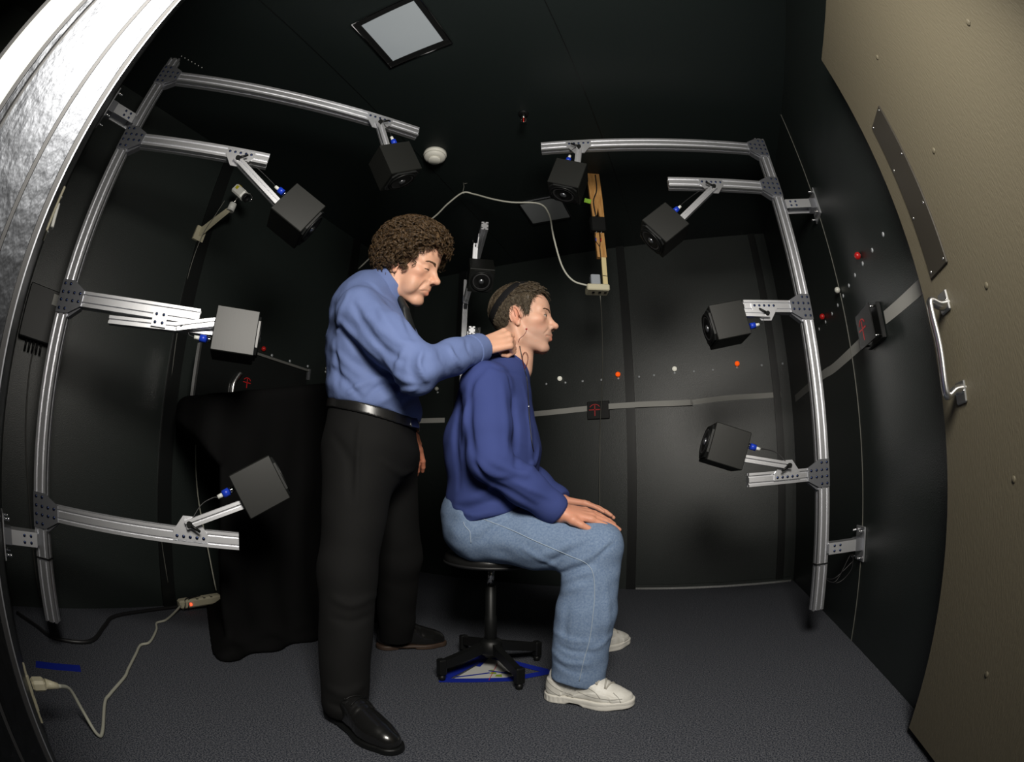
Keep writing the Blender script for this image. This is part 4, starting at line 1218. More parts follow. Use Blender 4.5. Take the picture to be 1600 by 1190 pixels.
tc[V[:, 2] < .95] = m_skin * np.array([.92, .62, .55])
mb_ = np_mesh('body', V - MBS, F, skin_m, MROOT, tc)
eyes(mb_, MHM, MHC, MSC, MBS, MOPT, .75)
brows(mb_, MHM, MHC, MSC, MBS, MOPT, .0040)

def M_hairline(q):
    x = q[:, 0]
    return np.interp(x, [-.12, -.07, -.045, -.030, -.010, .010, .024, .040, .055, .075, .10], [-.075, -.105, -.080, -.040, -.012, .002, -.006, .018, .050, .068, .085])
def M_shell(q):
    k = np.clip((q[:, 2] - M_hairline(q)) / .045, 0, 1)
    return skull_sdf(q) - (.007 + .026 * k + .010 * np.clip(q[:, 2] / .1, 0, 1) * k)
def M_hair(q):
    n = NZ3(q, 95) * .0042 + NZ2(q, 200) * .0020
    return smax(M_shell(q) + .004 + n, (M_hairline(q) - q[:, 2]) * .7 + np.clip(n, -.003, .003), .008)
V, F = sdf_mesh(M_hair, (-.17, -.14, -.14), (.16, .14, .19), .003, 1)
mhair = np_mesh('hair', ((V * MSC) @ MHM.T) + MHC - MBS, F, hair_dark, MROOT)
V, F = hair_strands(lambda q: skull_sdf(q) - .010, 1700, lambda q: q[:, 2] > M_hairline(q) - .002, MHM, MHC, MSC, MBS, 21, .034, .0058, 1.6, .0010, -.003, bundle=5, flow=(-.25, 0, -.6), jit=.9, spread=.0016, N=13, arch=.006, thick=lambda q: skull_sdf(q) - M_shell(q) - .010)
np_mesh('curls', V, F, hair_dark, mhair)['kind'] = 'stuff'

zb = lambda p: .912 - .19 * (p[:, 0] + .45) + .05 * (1.45 - p[:, 1]) * 0
UN = A_(0, -1, 0)
def M_shirt(p, fold=True):
    d = ecap(p, A_(-.438, 1.45, .90), A_(-.462, 1.45, 1.13), .140, .150, UN, .82)
    d = smin(d, ecap(p, A_(-.462, 1.45, 1.13), A_(-.497, 1.44, 1.255), .148, .112, UN, .74), .05)
    d = smin(d, ecap(p, A_(-.497, 1.44, 1.255), A_(-.478, 1.437, 1.325), .108, .078, UN, .80), .05)
    for sh, el, wr in ((m_sh_n, m_el_n, m_wr_n), (m_sh_f, m_el_f, m_wr_f)):
        d = smin(d, cap(p, A_(-.475, 1.44, 1.300), sh, .060, .066), .05)
        s = chain(p, [(sh, .076), (sh * .5 + el * .5, .070), (el, .061), (el * .5 + wr * .5, .052), (wr, .043)], .025)
        dirw = (wr - el) / np.linalg.norm(wr - el)
        s = smax(s, (p - wr) @ dirw - .002, .006)
        d = smin(d, s, .022)
    d = d - .012 * np.exp(-((p[:, 2] - zb(p) - .045) / .035) ** 2)           # shirt blouses over the belt
    d = smax(d, zb(p) + .008 - p[:, 2], .010)
    nk = cap(p, A_(-.437, 1.435, 1.330), A_(-.372, 1.425, 1.42), .060, .064)
    d = smax(d, -nk, .006)
    if fold:
        d = d - .0026 * NZ2(p, 30, (1, 1, .6)) - .0014 * NZ1(p, 80)
        d = folds(p, d, M_FOLDS)
    return d
M_FOLDS = px_folds(lambda p: M_shirt(p, False), [
    ([(520, 505), (545, 530), (575, 562), (600, 590)], .009, -.013), ([(530, 500), (560, 530), (590, 560)], .011, .010), ([(552, 475), (570, 510), (600, 545), (630, 565)], .010, -.012), ([(560, 470), (590, 510), (625, 535), (648, 532)], .011, .009),
    ([(522, 545), (550, 575), (585, 600)], .010, .010), ([(520, 575), (545, 600), (565, 622)], .009, -.010), ([(540, 618), (560, 602), (600, 590), (620, 596)], .009, .011), ([(570, 625), (590, 605), (615, 600)], .008, -.009), ([(595, 628), (620, 612), (650, 608)], .009, .011), ([(625, 640), (640, 625), (658, 622)], .008, -.008),
    ([(632, 545), (622, 565), (618, 592)], .009, .010), ([(645, 548), (640, 570), (650, 598)], .008, -.009), ([(660, 545), (655, 570), (668, 598)], .008, .009), ([(688, 545), (692, 560), (705, 582)], .008, -.008), ([(702, 538), (710, 555), (722, 575)], .008, .009), ([(728, 530), (732, 545), (742, 565)], .007, -.007), ([(600, 560), (625, 590), (655, 600)], .010, .008),
    ([(575, 440), (595, 455), (615, 472)], .009, -.007), ([(588, 470), (600, 500), (620, 525)], .012, .008), ([(630, 495), (640, 515), (648, 532)], .010, -.007), ([(522, 535), (527, 570), (530, 605)], .011, -.008), ([(545, 455), (530, 490), (525, 520)], .010, .006)])
shirt_l = mat('light_blue_cotton', (.120, .165, .335), .75, spec=.2, bump=(30, .35, 3, .005))
V, F = sdf_mesh(M_shirt, (-.66, 1.10, .85), (-.04, 1.82, 1.43), .0045, 1)
ms = np_mesh('shirt', V - MBS, F, shirt_l, MROOT)
def M_collar(p):
    ax0, ax1 = A_(-.438, 1.436, 1.338), A_(-.388, 1.427, 1.400)
    ax = (ax1 - ax0) / np.linalg.norm(ax1 - ax0)
    tt = (p - ax0) @ ax
    r = cap(p, ax0, ax1, .078, .068)
    lean = A_(1, 0, 0) - ax * ax[0]
    h = (p - ax0) @ (lean / np.linalg.norm(lean))
    d = smax(np.abs(r) - .0042, np.maximum(tt - .052 + .25 * h, -tt - .020 - .80 * np.clip(h - .02, 0, 1)), .003)
    gap = ell(p, A_(-.350, 1.425, 1.32), (.035, .020, .07))
    return smax(d, -gap, .003)
V, F = sdf_mesh(M_collar, (-.53, 1.33, 1.25), (-.29, 1.54, 1.45), .003, 1)
np_mesh('collar', V - MBS, F, shirt_l, ms)
dirw = (m_wr_n - m_el_n) / np.linalg.norm(m_wr_n - m_el_n); c = m_wr_n - dirw * .022
f_ = lambda p: smax(np.abs(cap(p, c - dirw * .04, c + dirw * .03, .049, .045)) - .0035, np.abs((p - c) @ dirw) - .029, .003)
V, F = sdf_mesh(f_, c - .09, c + .09, .003, 1)
np_mesh('cuff', V - MBS, F, shirt_l, ms)
# tie
tie_m = mat('black_tie', (.010, .012, .012), .5)
def M_tie(p):
    return np.minimum(ecap(p, PX(626, 467, 1.40), PX(634, 484, 1.395), .012, .016, A_(.8, -.6, 0), 1.5), ecap(p, PX(634, 484, 1.395), PX(641, 515, 1.40), .017, .026, A_(.9, -.4, 0), 2.2))
V, F = sdf_mesh(M_tie, (-.42, 1.34, 1.14), (-.28, 1.46, 1.32), .003, 1)
np_mesh('tie', V - MBS, F, tie_m, MROOT)

# trousers, belt and shoes
def M_trousers(p, fold=True):
    d = ecap(p, A_(-.447, 1.45, .93), A_(-.450, 1.45, .80), .143, .152, UN, .84)
    for hip, kn, an, r0, r1, r2 in ((A_(-.455, 1.365, .77), A_(-.447, 1.24, .43), A_(-.440, 1.125, .065), .112, .082, .066), (A_(-.430, 1.555, .77), A_(-.405, 1.665, .42), A_(-.455, 1.80, .060), .112, .082, .072)):
        s = chain(p, [(hip, r0), (kn, r1), (an, r2)], .03)
        s = smax(s, .035 - p[:, 2], .006)
        d = smin(d, s, .05)
    d = smax(d, p[:, 2] - zb(p) - .014, .004)
    if fold:
        d = d - .0028 * NZ1(p, 22) - .0010 * NZ2(p, 60)
        d = folds(p, d, T_FOLDS)
    return d
T_FOLDS = px_folds(lambda p: M_trousers(p, False), [([(562, 660), (558, 720), (556, 790)], .008, .006), ([(520, 935), (550, 945), (588, 930)], .011, .009), ([(520, 965), (550, 972), (580, 960)], .010, -.009), ([(512, 1075), (540, 1085), (566, 1072)], .011, .010), ([(515, 1098), (540, 1105), (566, 1092)], .010, -.009), ([(600, 720), (625, 740), (645, 735)], .010, .007), ([(520, 680), (545, 720), (550, 780)], .012, -.007)])
wool = mat('black_wool', (.0052, .0052, .0052), .85, spec=.2, bump=(500, .2, 2, .0008))
V, F = sdf_mesh(M_trousers, (-.67, .98, .02), (-.22, 1.92, 1.0), .005, 1)
mt = np_mesh('trousers', V - MBS, F, wool, MROOT)
leather = mat('black_leather', (.010, .010, .010), .3, spec=.5)
def M_belt(p): return smax(np.abs(ecap(p, A_(-.447, 1.45, .93), A_(-.450, 1.45, .80), .143, .152, UN, .84) - .004) - .0035, np.abs(p[:, 2] - zb(p) + .004) - .016, .002)
V, F = sdf_mesh(M_belt, (-.67, 1.2, .82), (-.22, 1.70, 1.0), .0032, 1)
bl = np_mesh('belt', V - MBS, F, leather, MROOT)
bk = A_(-.300, 1.405, .886) - MBS
MB().box((0, 0, 0), (.006, .045, .040), Matrix.Translation(Vector(bk)) @ rotm('Z', R(-22)) @ rotm('Y', R(-20)), bev=.002).build('buckle', M['chrome'], bl)
dress = mat('polished_black_leather', (.009, .009, .009), .22, spec=.55, coat=.3)
make_shoe(MROOT, 'dress_shoe', (-.512, 1.172), (.25, -.188), MBS, dress, M['black'], False, 1.03, M['black'])
make_shoe(MROOT, 'dress_shoe', (-.540, 1.775), (.267, .130), MBS, dress, mat('brown_sole', (.05, .03, .02), .6), False, 1.02, M['black'])
# ------------------------------------------------------------------ ceiling things
def ceil_light(cx, cy, s, label, em, framed=True):
    t = empty('ceiling_light', (cx, cy, ZC), 0, label, 'ceiling light', 'square ceiling lights')
    f = MB(); w = .028; h_ = .010
    for sx, sy, lx, ly in ((0, 1, s, w), (0, -1, s, w), (1, 0, w, s - 2 * w), (-1, 0, w, s - 2 * w)):
        f.box((sx * (s - w) / 2, sy * (s - w) / 2, -h_ / 2), (lx, ly, h_), bev=.002)
    if framed: f.build('frame', M['black'], t)
    else: w = .004; MB().box((0, 0, -.002), (s, s, .004)).build('frame', M['plate'], t)
    for sx, sy, lx, ly in ((0, 1, s, .003), (0, -1, s, .003), (1, 0, .003, s), (-1, 0, .003, s)):
        MB().box((sx * s / 2, sy * s / 2, -h_ - .0015), (lx, ly, .004)).build('edge_rim', M['chrome'] if framed else M['black'], t)
    MB().box((0, 0, -.0035), (s - 2 * w, s - 2 * w, .007)).build('diffuser', mat('light_diffuser', (.30, .32, .33), .30, emit=((.80, .92, 1.0), em)), t)
    return t
ceil_light(-0.815, 0.828, 0.300, 'lit square ceiling light with a chrome-edged black frame, nearest the lens', 0.12)
ceil_light(-0.745, 2.378, 0.262, 'unlit square ceiling panel behind the white cable', 0.0, False)

t = empty('smoke_detector', (-1.106, 1.625, ZC), 0, 'round white smoke detector on the black ceiling', 'smoke detector')
mw = mat('white_detector', (.86, .85, .77), .45)
FL = Matrix.Diagonal((1, 1, -1, 1))
MB().lathe([(.062, 0), (.062, .016), (.058, .022)], 36, FL).build('base', mw, t)
MB().lathe([(.0565, .022), (.0565, .0235)], 36, FL).build('vent_gap', M['black'], t)
MB().lathe([(.059, .0235), (.056, .032), (.044, .040), (.036, .042)], 36, FL).build('cover', mw, t)
MB().lathe([(.034, .042), (.034, .050), (.031, .055), (.0, .055)], 32, FL).build('sensor_cap', mw, t)

t = empty('fire_sprinkler', (-0.567, 1.52, ZC), 0, 'chrome fire sprinkler head hanging from the ceiling', 'sprinkler')
MB().lathe([(.026, 0), (.024, .004), (.012, .007)], 24, FL).build('escutcheon', M['black'], t)
MB().lathe([(.010, .006), (.010, .030), (.008, .034)], 16, FL).build('nozzle', M['chrome'], t)
for s in (-1, 1):
    MB().tube([(s * .008, 0, -.032), (s * .013, 0, -.045), (s * .010, 0, -.060), (0, 0, -.070)], .0022, 6).build('frame_arm', M['chrome'], t)
MB().cyl((0, 0, -.034), (0, 0, -.062), .003, seg=10).build('glass_bulb', mat('red_glass', (.5, .03, .02), .15), t)
MB().lathe([(.014, .070), (.014, .072)], 12, FL).build('deflector', M['chrome'], t)

# ------------------------------------------------------------------ wall markers, bulbs and tape
dot_me = MB().lathe([(.0085, 0), (.0075, .0022), (.0, .003)], 12).mesh('marker_dot'); dot_me.materials.append(mat('marker_white', (.52, .55, .58), .35, metal=.3))
def onwall(wall, s, z):
    if wall == 'b': return Matrix.Translation((s, YB, z)) @ rotm('X', math.pi / 2)
    if wall == 'r': return Matrix.Translation((XR, s, z)) @ rotm('Y', -math.pi / 2)
    return Matrix.Translation((XL, s, z)) @ rotm('Y', math.pi / 2)
dots = [('b', x, z) for x, z in ((-.965, 1.391), (-.828, 1.39), (-.707, 1.391), (-.577, 1.39), (-.460, 1.389), (-.320, 1.390), (-.220, 1.394), (-.081, 1.398), (.049, 1.399), (.178, 1.399), (.343, 1.401), (.516, 1.403), (.665, 1.403), (-1.832, 1.388))]
dots += [('r', y, z) for y, z in ((1.222, 1.354), (1.340, 1.359), (1.453, 1.364), (1.554, 1.365), (1.644, 1.362), (1.736, 1.356), (1.828, 1.351), (1.928, 1.350), (2.046, 1.352), (2.171, 1.359), (2.300, 1.357))]
dots += [('l', y, z) for y, z in ((1.607, 1.346), (1.751, 1.348), (1.903, 1.353), (2.066, 1.355))]
GRP = {'b': 'marker buttons on the back wall', 'r': 'marker buttons on the right wall', 'l': 'marker buttons on the left wall'}
BL = ['nearest the seated man\'s chest, left of the white lamp', 'just right of the white lamp beside the seated man', 'midway between that white lamp and the thin lead', 'crossed by the thin lead above the cross plaque', 'directly under the orange lamp above the cross plaque', 'first right of the orange lamp above the cross plaque', 'second right of the orange lamp above the cross plaque',
      'directly under the white lamp between the orange lamps', 'first right of the white lamp between the orange lamps', 'second right of the white lamp between the orange lamps', 'directly under the orange lamp near the corner', 'right of the orange lamp near the corner', 'last before the corner, beside the frame post', 'under the dull white lamp between the two men']
RL = ['topmost and nearest the door', 'second from the top', 'under the larger red lamp', 'fourth from the top', 'fifth from the top', 'right of the clear lamp by the seam', 'left of the clear lamp by the seam', 'eighth from the top', 'under the smaller red lamp', 'second from the bottom', 'lowest, beside the frame post']
LL = ['nearest the red lamp', 'second from the red lamp', 'third from the red lamp', 'under the dull lamp at the standing man\'s back']
TXT = {'b': ['grey marker button on back wall, ' + x for x in BL], 'r': ['grey marker button on right wall, ' + x for x in RL], 'l': ['grey marker button on left wall, ' + x for x in LL]}
cnt_ = {'b': 0, 'r': 0, 'l': 0}
for w, s, z in dots:
    o = inst('marker_button', dot_me, m=onwall(w, s, z) if not (w == 'b' and abs(s + .40) < .09) else onwall(w, s, z) @ Matrix.Translation((0, 0, .007)))
    tag(o, TXT[w][cnt_[w]], 'marker', GRP[w]); cnt_[w] += 1
bm_white = mat('white_bulb', (.8, .8, .72), .3, emit=((1, .95, .8), .35))
bm_orange = mat('orange_bulb', (.75, .10, .01), .3, emit=((1, .10, .005), .7))
bm_red = mat('red_bulb', (.35, .012, .012), .3, emit=((1, .02, .01), .06))
bm_grey = mat('clear_bulb', (.55, .55, .5), .2)
bulbs = [('b', -.863, 1.418, bm_white, 'round white lamp on the back wall just right of the seated man'), ('b', -.459, 1.414, bm_orange, 'round orange lamp on the back wall above the black cross plaque'),
         ('b', -.079, 1.422, bm_white, 'round white lamp on the back wall between the two orange lamps'), ('b', .345, 1.424, bm_orange, 'round orange lamp on the back wall near the corner post'),
         ('b', -1.832, 1.414, bm_grey, 'dull white lamp on the back wall between the two men'),
         ('r', 1.453, 1.395, bm_red, 'larger dark red lamp high in the row on the right wall'), ('r', 1.758, 1.391, bm_grey, 'clear round lamp on the right wall beside the vertical seam'), ('r', 2.044, 1.379, bm_red, 'smaller dark red lamp low in the row on the right wall beside the post'),
         ('l', 1.530, 1.363, bm_red, 'red lamp on the left wall beside the level loudspeaker'), ('l', 2.064, 1.376, bm_grey, 'dull white lamp on the left wall at the standing man\'s back')]
for w, s, z, m, lb_ in bulbs:
    mm = onwall(w, s, z)
    off = .007 if (w == 'b' and abs(s + .40) < .09) else 0
    t = empty('indicator_lamp', mm.translation, 0, lb_, 'lamp', 'indicator lamps around the walls')
    m3 = mm.to_3x3().to_4x4()
    MB().lathe([(.010, off - .001), (.010, off + .005)], 14, m3).build('socket', M['black'], t)
    rb_ = .0165 if w == 'b' else .0135
    MB().ball((0, 0, off + rb_ * .95), rb_, 16, m=m3).build('bulb', m, t)
# grey tape strips
def strip(pts, nrm, w, label, th=.0012):
    return tag(MB().ribbon(spline(pts, 4), nrm, w, th).build('tape_strip', M['tape']), label, 'tape', 'grey tape strips around the walls')
strip([(XL + .02, YB, 1.176), (-1.76, YB, 1.172)], (0, -1, 0), .036, 'short grey tape strip on the back wall right behind the standing man\'s belt')
strip([(-1.69, YB, 1.172), (-1.3, YB, 1.178), (-1.03, YB, 1.187), (-.672, YB, 1.203)], (0, -1, 0), .036, 'grey tape strip on the back wall passing behind the seated man')
strip([(-.530, YB - .019, 1.204), (-.33, YB - .019, 1.204), (0, YB - .019, 1.194), (.012, YB - .019, 1.194)], (0, -1, 0), .036, 'grey tape strip on the back wall right of the black cross plaque')
strip([(.028, YB, 1.196), (.15, YB, 1.204), (.30, YB, 1.208), (.50, YB, 1.204), (.628, YB, 1.203)], (0, -1, 0), .034, 'last grey tape strip on the back wall, ending before the corner')
strip([(XR, 2.9, 1.15), (XR, 2.26, 1.147), (XR, 2.06, 1.135), (XR, 1.86, 1.133), (XR, 1.545, 1.133)], (-1, 0, 0), .042, 'grey tape strip on the right wall between the post and the small plaque')
strip([(XR, 1.375, 1.140), (XR, 1.25, 1.133), (XR, 1.095, 1.126), (XR, .98, 1.12)], (-1, 0, 0), .042, 'grey tape strip on the right wall running behind the door')
strip([(XL, 2.09, 1.147), (XL, 2.4, 1.14)], (1, 0, 0), .036, 'grey tape strip on the left wall behind the standing man')
# plaque with the red cross and arc
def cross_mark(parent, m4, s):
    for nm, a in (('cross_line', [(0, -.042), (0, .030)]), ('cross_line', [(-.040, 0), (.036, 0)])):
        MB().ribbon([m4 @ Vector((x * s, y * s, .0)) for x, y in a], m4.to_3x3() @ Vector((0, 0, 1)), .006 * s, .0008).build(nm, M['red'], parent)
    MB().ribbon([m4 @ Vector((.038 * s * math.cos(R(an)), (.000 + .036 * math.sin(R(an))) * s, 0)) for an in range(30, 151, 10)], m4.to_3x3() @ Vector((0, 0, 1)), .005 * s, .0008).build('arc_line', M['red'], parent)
t = empty('cross_plaque', (-.601, YB - .010, 1.185), 0, 'black plaque with a red cross and arc on the back wall', 'plaque')
MB().box((0, 0, 0), (.150, .018, .118), bev=.003).build('plate', M['black'], t)
cross_mark(t, Matrix.Translation((-.022, -.0095, .003)) @ rotm('X', math.pi / 2), 1.0)
t = empty('cross_plaque', (XR - .02, 1.462, 1.140), 0, 'black plaque on stand-offs on the right wall, seen nearly edge-on', 'plaque')
MB().box((.010, 0, 0), (.018, .15, .12), bev=.002).build('backing', M['black'], t)
MB().box((-.028, .0, .0), (.004, .15, .118), bev=.001).build('plate', M['black'], t)
for y in (-.066, .066):
    for z in (-.048, .048):
        MB().cyl((.002, y, z), (-.028, y, z), .004, seg=8).build('stand_off', M['chrome'], t)
cross_mark(t, Matrix.Translation((-.0305, .02, .0)) @ rotm('Y', -math.pi / 2) @ rotm('Z', -math.pi / 2), .9)

# ------------------------------------------------------------------ wooden hanger with the outlet block
hb = to_room((.445, 2.10, 0)); t = empty('wooden_hanger', (hb.x, hb.y, ZC), YAW, 'pine boards hanging from the ceiling with a cream outlet block at the end', 'hanger')
zc = lambda z: z - ZC
o1 = MB().prism([(-.038, zc(2.36)), (.032, zc(2.36)), (.036, zc(2.20)), (.036, zc(2.05)), (.012, zc(2.05)), (.006, zc(2.12)), (-.010, zc(2.05)), (-.026, zc(2.05)), (-.030, zc(2.15))], -.012, .012, rotm('X', math.pi / 2)).build('upper_board', M['pine'], t)
MB().box((.002, -.015, zc(2.155)), (.036, .003, .028), rotm('Y', R(14))).build('green_tape', M['green'], o1)
MB().tube(spline([(.010, -.014, zc(2.35)), (.008, -.018, zc(2.24)), (-.016, -.018, zc(2.16)), (-.010, -.016, zc(2.06))], 6), .0035, 6).build('cable', M['blackcable'], o1)
MB().box((.0, 0, zc(2.015)), (.085, .05, .09), bev=.008).build('clamp_block', M['black'], t)
for x in (-.014, .012):
    MB().ball((x, -.014, zc(1.962)), .006, 8).build('terminal_screw', M['chrome'], t)
o2 = MB().prism([(-.022, zc(1.96)), (-.002, zc(1.96)), (.001, zc(1.87)), (.004, zc(1.96)), (.026, zc(1.96)), (.030, zc(1.815)), (-.018, zc(1.815))], -.013, .013, rotm('X', math.pi / 2)).build('lower_board', M['pine'], t)
for x, c in ((-.020, M['blue']), (.006, M['red'])):
    MB().tube(spline([(x, -.015, zc(1.955)), (x - .003, -.017, zc(1.91)), (-.004, -.016, zc(1.87)), (-.002, -.015, zc(1.80))], 5), .0018, 6).build('wire', M['blackcable'], o2)
    MB().cyl((x, -.016, zc(1.925)), (x - .001, -.017, zc(1.905)), .0026, seg=8).build('wire_sleeve', c, o2)
MB().box((.014, 0, zc(1.735)), (.024, .020, .17), bev=.001).build('stick', M['palewood'], t)
ob = MB().box((-.030, -.01, zc(1.632)), (.112, .075, .034), bev=.005).build('outlet_block', M['cream'], t)
for x in (-.052, -.02, .008):
    MB().box((x, -.015, zc(1.6145)), (.012, .020, .002)).build('socket_slot', M['black'], ob)
MB().box((-.038, -.005, zc(1.680)), (.048, .045, .060), bev=.004).build('adapter', M['greybox'], t)
MB().ribbon([(.002, -.0105, zc(1.71)), (.027, -.0105, zc(1.708))], (0, -1, 0), .003, .0006).build('cable_tie', M['black'], t)
# white cable looped along the ceiling to the adapter
pts = [PX(560, 420, 2.55), PX(600, 385, 2.42), PX(670, 345, 2.35), PX(700, 318, 2.25), PX(723, 301, 2.2), PX(740, 303, 2.2), PX(770, 311, 2.15), PX(800, 316, 2.12), PX(842, 318, 2.1), PX(858, 335, 2.1), PX(865, 370, 2.1), PX(878, 415, 2.1), PX(895, 438, 2.1), PX(918, 446, 2.095)]
tag(MB().tube(spline([to_room(p) for p in pts], 6), .0048, 8).build('white_cable', mat('white_cable', (.55, .55, .48), .5)), 'white cable looping from the ceiling hook to the hanging outlet block', 'cable')
hk = to_room(PX(723, 301, 2.2)); 
t = empty('cable_hook', (hk.x, hk.y, ZC), 0, 'small wire hook holding the white cable to the ceiling', 'hook')
MB().tube([Vector((0, 0, 0)), Vector((.004, .002, -.03)), Vector((0, 0, hk.z - ZC - .004)), Vector((.008, .003, hk.z - ZC - .008))], .0022, 6).build('wire', M['thinwire'], t)
MB().tube([Vector((.0, 0, -.008)), Vector((.02, .01, -.002))], .0015, 6).build('loose_end', M['thinwire'], t)
# thin dark lead hanging from the outlet block past the plaque
pts = [PX(938, 462, 2.12), PX(941, 520, 2.4), PX(941, 600, 2.75), PX(938, 660, 2.95), PX(937, 730, 2.97), PX(937, 800, 2.97), PX(936, 900, 2.98)]
tag(MB().tube(spline([to_room(p) for p in pts], 6), .0022, 6).build('thin_lead', M['thinwire']), 'thin grey lead hanging from the outlet block past the cross plaque', 'cable')

# ------------------------------------------------------------------ stool and floor mat
SB = A_(-.068, 1.632, 0); t = empty('stool', to_room(SB), YAW, 'black padded swivel stool on four splayed legs under the seated man', 'stool')
MB().lathe([(.02, .418), (.150, .420), (.160, .428), (.163, .440), (.158, .456), (.140, .466), (.0, .470)], 40).build('seat', mat('black_vinyl_seat', (.011, .011, .011), .3, spec=.5), t)
MB().lathe([(.161, .424), (.1645, .426), (.1645, .431), (.161, .433)], 40).build('seat_rim', M['gasket'], t)
MB().cyl((0, 0, .335), (0, 0, .42), .0125, seg=20).build('piston', M['chrome'], t)
MB().lathe([(.022, .06), (.022, .22), (.019, .225), (.019, .335), (.015, .338)], 24).build('column', M['black'], t)
MB().lathe([(.040, .075), (.044, .085), (.040, .125), (.024, .135)], 24).build('hub', M['black'], t)
for an in (217, 300, 31, 124):
    a = R(an); m = rotm('Z', a)
    lg = MB().prism([(.02, .125), (.02, .085), (.185, .050), (.205, .050), (.205, .078)], -.012, .012, m @ Matrix(((1, 0, 0, 0), (0, 0, -1, 0), (0, 1, 0, 0), (0, 0, 0, 1)))).build('leg', M['black'], t)
    MB().box((.2, 0, .055), (.026, .032, .062), m, bev=.004).build('foot', M['black'], lg)
    p = m @ Vector((.2, 0, 0))
    MB().lathe([(.011, .003), (.013, .010), (.011, .024)], 14, Matrix.Translation(p)).build('glide', M['black'], lg)
    MB().lathe([(.0, 0), (.008, .0005), (.009, .005), (.0, .006)], 12, Matrix.Translation(p)).build('glide_button', M['cream'], lg)

FB = A_(-.06, 1.64, 0); t = empty('floor_target', to_room(FB), YAW, 'white printed sheet held to the carpet with blue tape under the stool', 'sheet')
loc = lambda x, y, z=0: Vector((x - FB[0], y - FB[1], z))
MB().add([loc(-.20, 1.51, .0015), loc(.05, 1.545, .0015), loc(.03, 1.70, .0015), loc(-.07, 1.775, .0015), loc(-.20, 1.51, .0002), loc(.05, 1.545, .0002), loc(.03, 1.70, .0002), loc(-.07, 1.775, .0002)], [(0, 1, 2, 3), (7, 6, 5, 4), (0, 4, 5, 1), (1, 5, 6, 2), (2, 6, 7, 3), (3, 7, 4, 0)]).build('paper', M['paper'], t)
def tp(a, b, w, z=.0016):
    MB().ribbon([loc(*a, z), loc((a[0] + b[0]) / 2, (a[1] + b[1]) / 2, z), loc(*b, z)], (0, 0, 1), w, .0006).build('tape', M['bluetape'], t)
tp((-.238, 1.508), (.01, 1.545), .034); tp((.0, 1.545), (.155, 1.615), .036, .0022); tp((-.225, 1.53), (-.085, 1.80), .040, .0022); tp((-.09, 1.79), (.13, 1.62), .036, .0028)
tp((-.185, 1.545), (-.07, 1.60), .008, .0024); tp((-.115, 1.66), (-.092, 1.74), .016, .0030); tp((-.075, 1.62), (-.005, 1.60), .008, .0024)
MB().ribbon([loc(-.070, 1.530, .0022), loc(-.045, 1.70, .0022)], (0, 0, 1), .0022, .0003).build('red_print', M['red'], t)
for x, y, s in ((-.058, 1.60, .012), (-.038, 1.575, .013), (-.064, 1.625, .008)):
    MB().add([loc(x - s, y - s * .6, .0023), loc(x + s, y - s * .8, .0023), loc(x + s * .8, y + s, .0023), loc(x - s * .6, y + s * .7, .0023)], [(0, 1, 2, 3)]).build('green_print', mat('green_ink', (.25, .36, .03), .6), t)
MB().add([loc(-.03, 1.60, .0023), loc(.01, 1.585, .0023), loc(.015, 1.60, .0023), loc(-.012, 1.62, .0023)], [(0, 1, 2, 3)]).build('black_print', M['gasket'], t)
tag(MB().ribbon([(-1.53, .12, .0005), (-1.51, .20, .0005), (-1.49, .29, .0005)], (0, 0, 1), .05, .0008).build('blue_tape_patch', M['bluetape']), 'short patch of blue tape on the carpet near the wall outlet', 'tape')

# ------------------------------------------------------------------ mains: outlet, plug, cord, power strip, switch
WA = math.atan(0.058)
ox = -1.05; t = empty('wall_outlet', (ox, FWY(ox), .150), -WA, 'cream outlet plate low on the front wall by the door jamb', 'outlet')
MB().box((0, .003, 0), (.072, .006, .118), bev=.002).build('plate', M['cream'], t)
for z in (-.022, .022):
    MB().box((0, .0065, z), (.034, .003, .030), bev=.001).build('socket', M['cream'], t)
pp = Vector((ox, FWY(ox), .150 + .022))
cd = empty('mains_cable', (pp.x, pp.y, 0), 0, 'off-white mains cord from the wall plug to the power strip', 'cord')
rel = lambda x, y, z: Vector((x - pp.x, y - pp.y, z))
pg = MB(); pg.box((0, 0, 0), (.034, .040, .026), Matrix.Translation((0, .030, pp.z)), bev=.006); pg.cyl((0, .05, pp.z), (0, .085, pp.z - .006), .013, .007, seg=12); pg.build('plug', M['cream'], cd)
path = [rel(pp.x, pp.y + .085, pp.z - .006), rel(-1.09, .165, .135), rel(-1.10, .185, .07), rel(-1.075, .200, .014), rel(-1.10, .225, .006), rel(-1.245, .294, .006), rel(-1.29, .33, .006), rel(-1.392, .429, .006), rel(-1.45, .47, .006), rel(-1.56, .55, .006), rel(-1.637, .606, .006), rel(-1.66, .66, .006), rel(-1.78, .75, .006), rel(-1.859, .79, .006), rel(-1.885, .85, .006), rel(-1.95, .93, .012), rel(-2.00, 1.00, .03)]
MB().tube(spline(path, 6), .0052, 8).build('flex', M['cable'], cd)
t = empty('power_strip', (-2.015, 1.02, 0), R(82), 'off-white power strip with a red light beside the black cloth', 'power strip')
MB().box((.10, 0, .033), (.24, .052, .042), rotm('Y', R(-6)), bev=.008).build('housing', M['cream'], t)
MB().ball((.035, -.027, .036), .007, 10).build('switch_light', mat('red_neon', (.6, .02, .01), .3, emit=((1, .06, .02), 3.0)), t)
for x in (.08, .12, .16):
    MB().box((x, -.008, .058 + .105 * (x - .1)), (.026, .028, .012), bev=.003).build('plug', M['black'], t)
for k, x in enumerate((-.005, .015)):
    MB().tube(spline([(x, -.028, .012), (x + .008, -.029, .035), (x + .02, -.012, .060), (x + .09, .01, .066)], 5), .0028, 6).build('wrapped_lead', M['blackcable'], t)
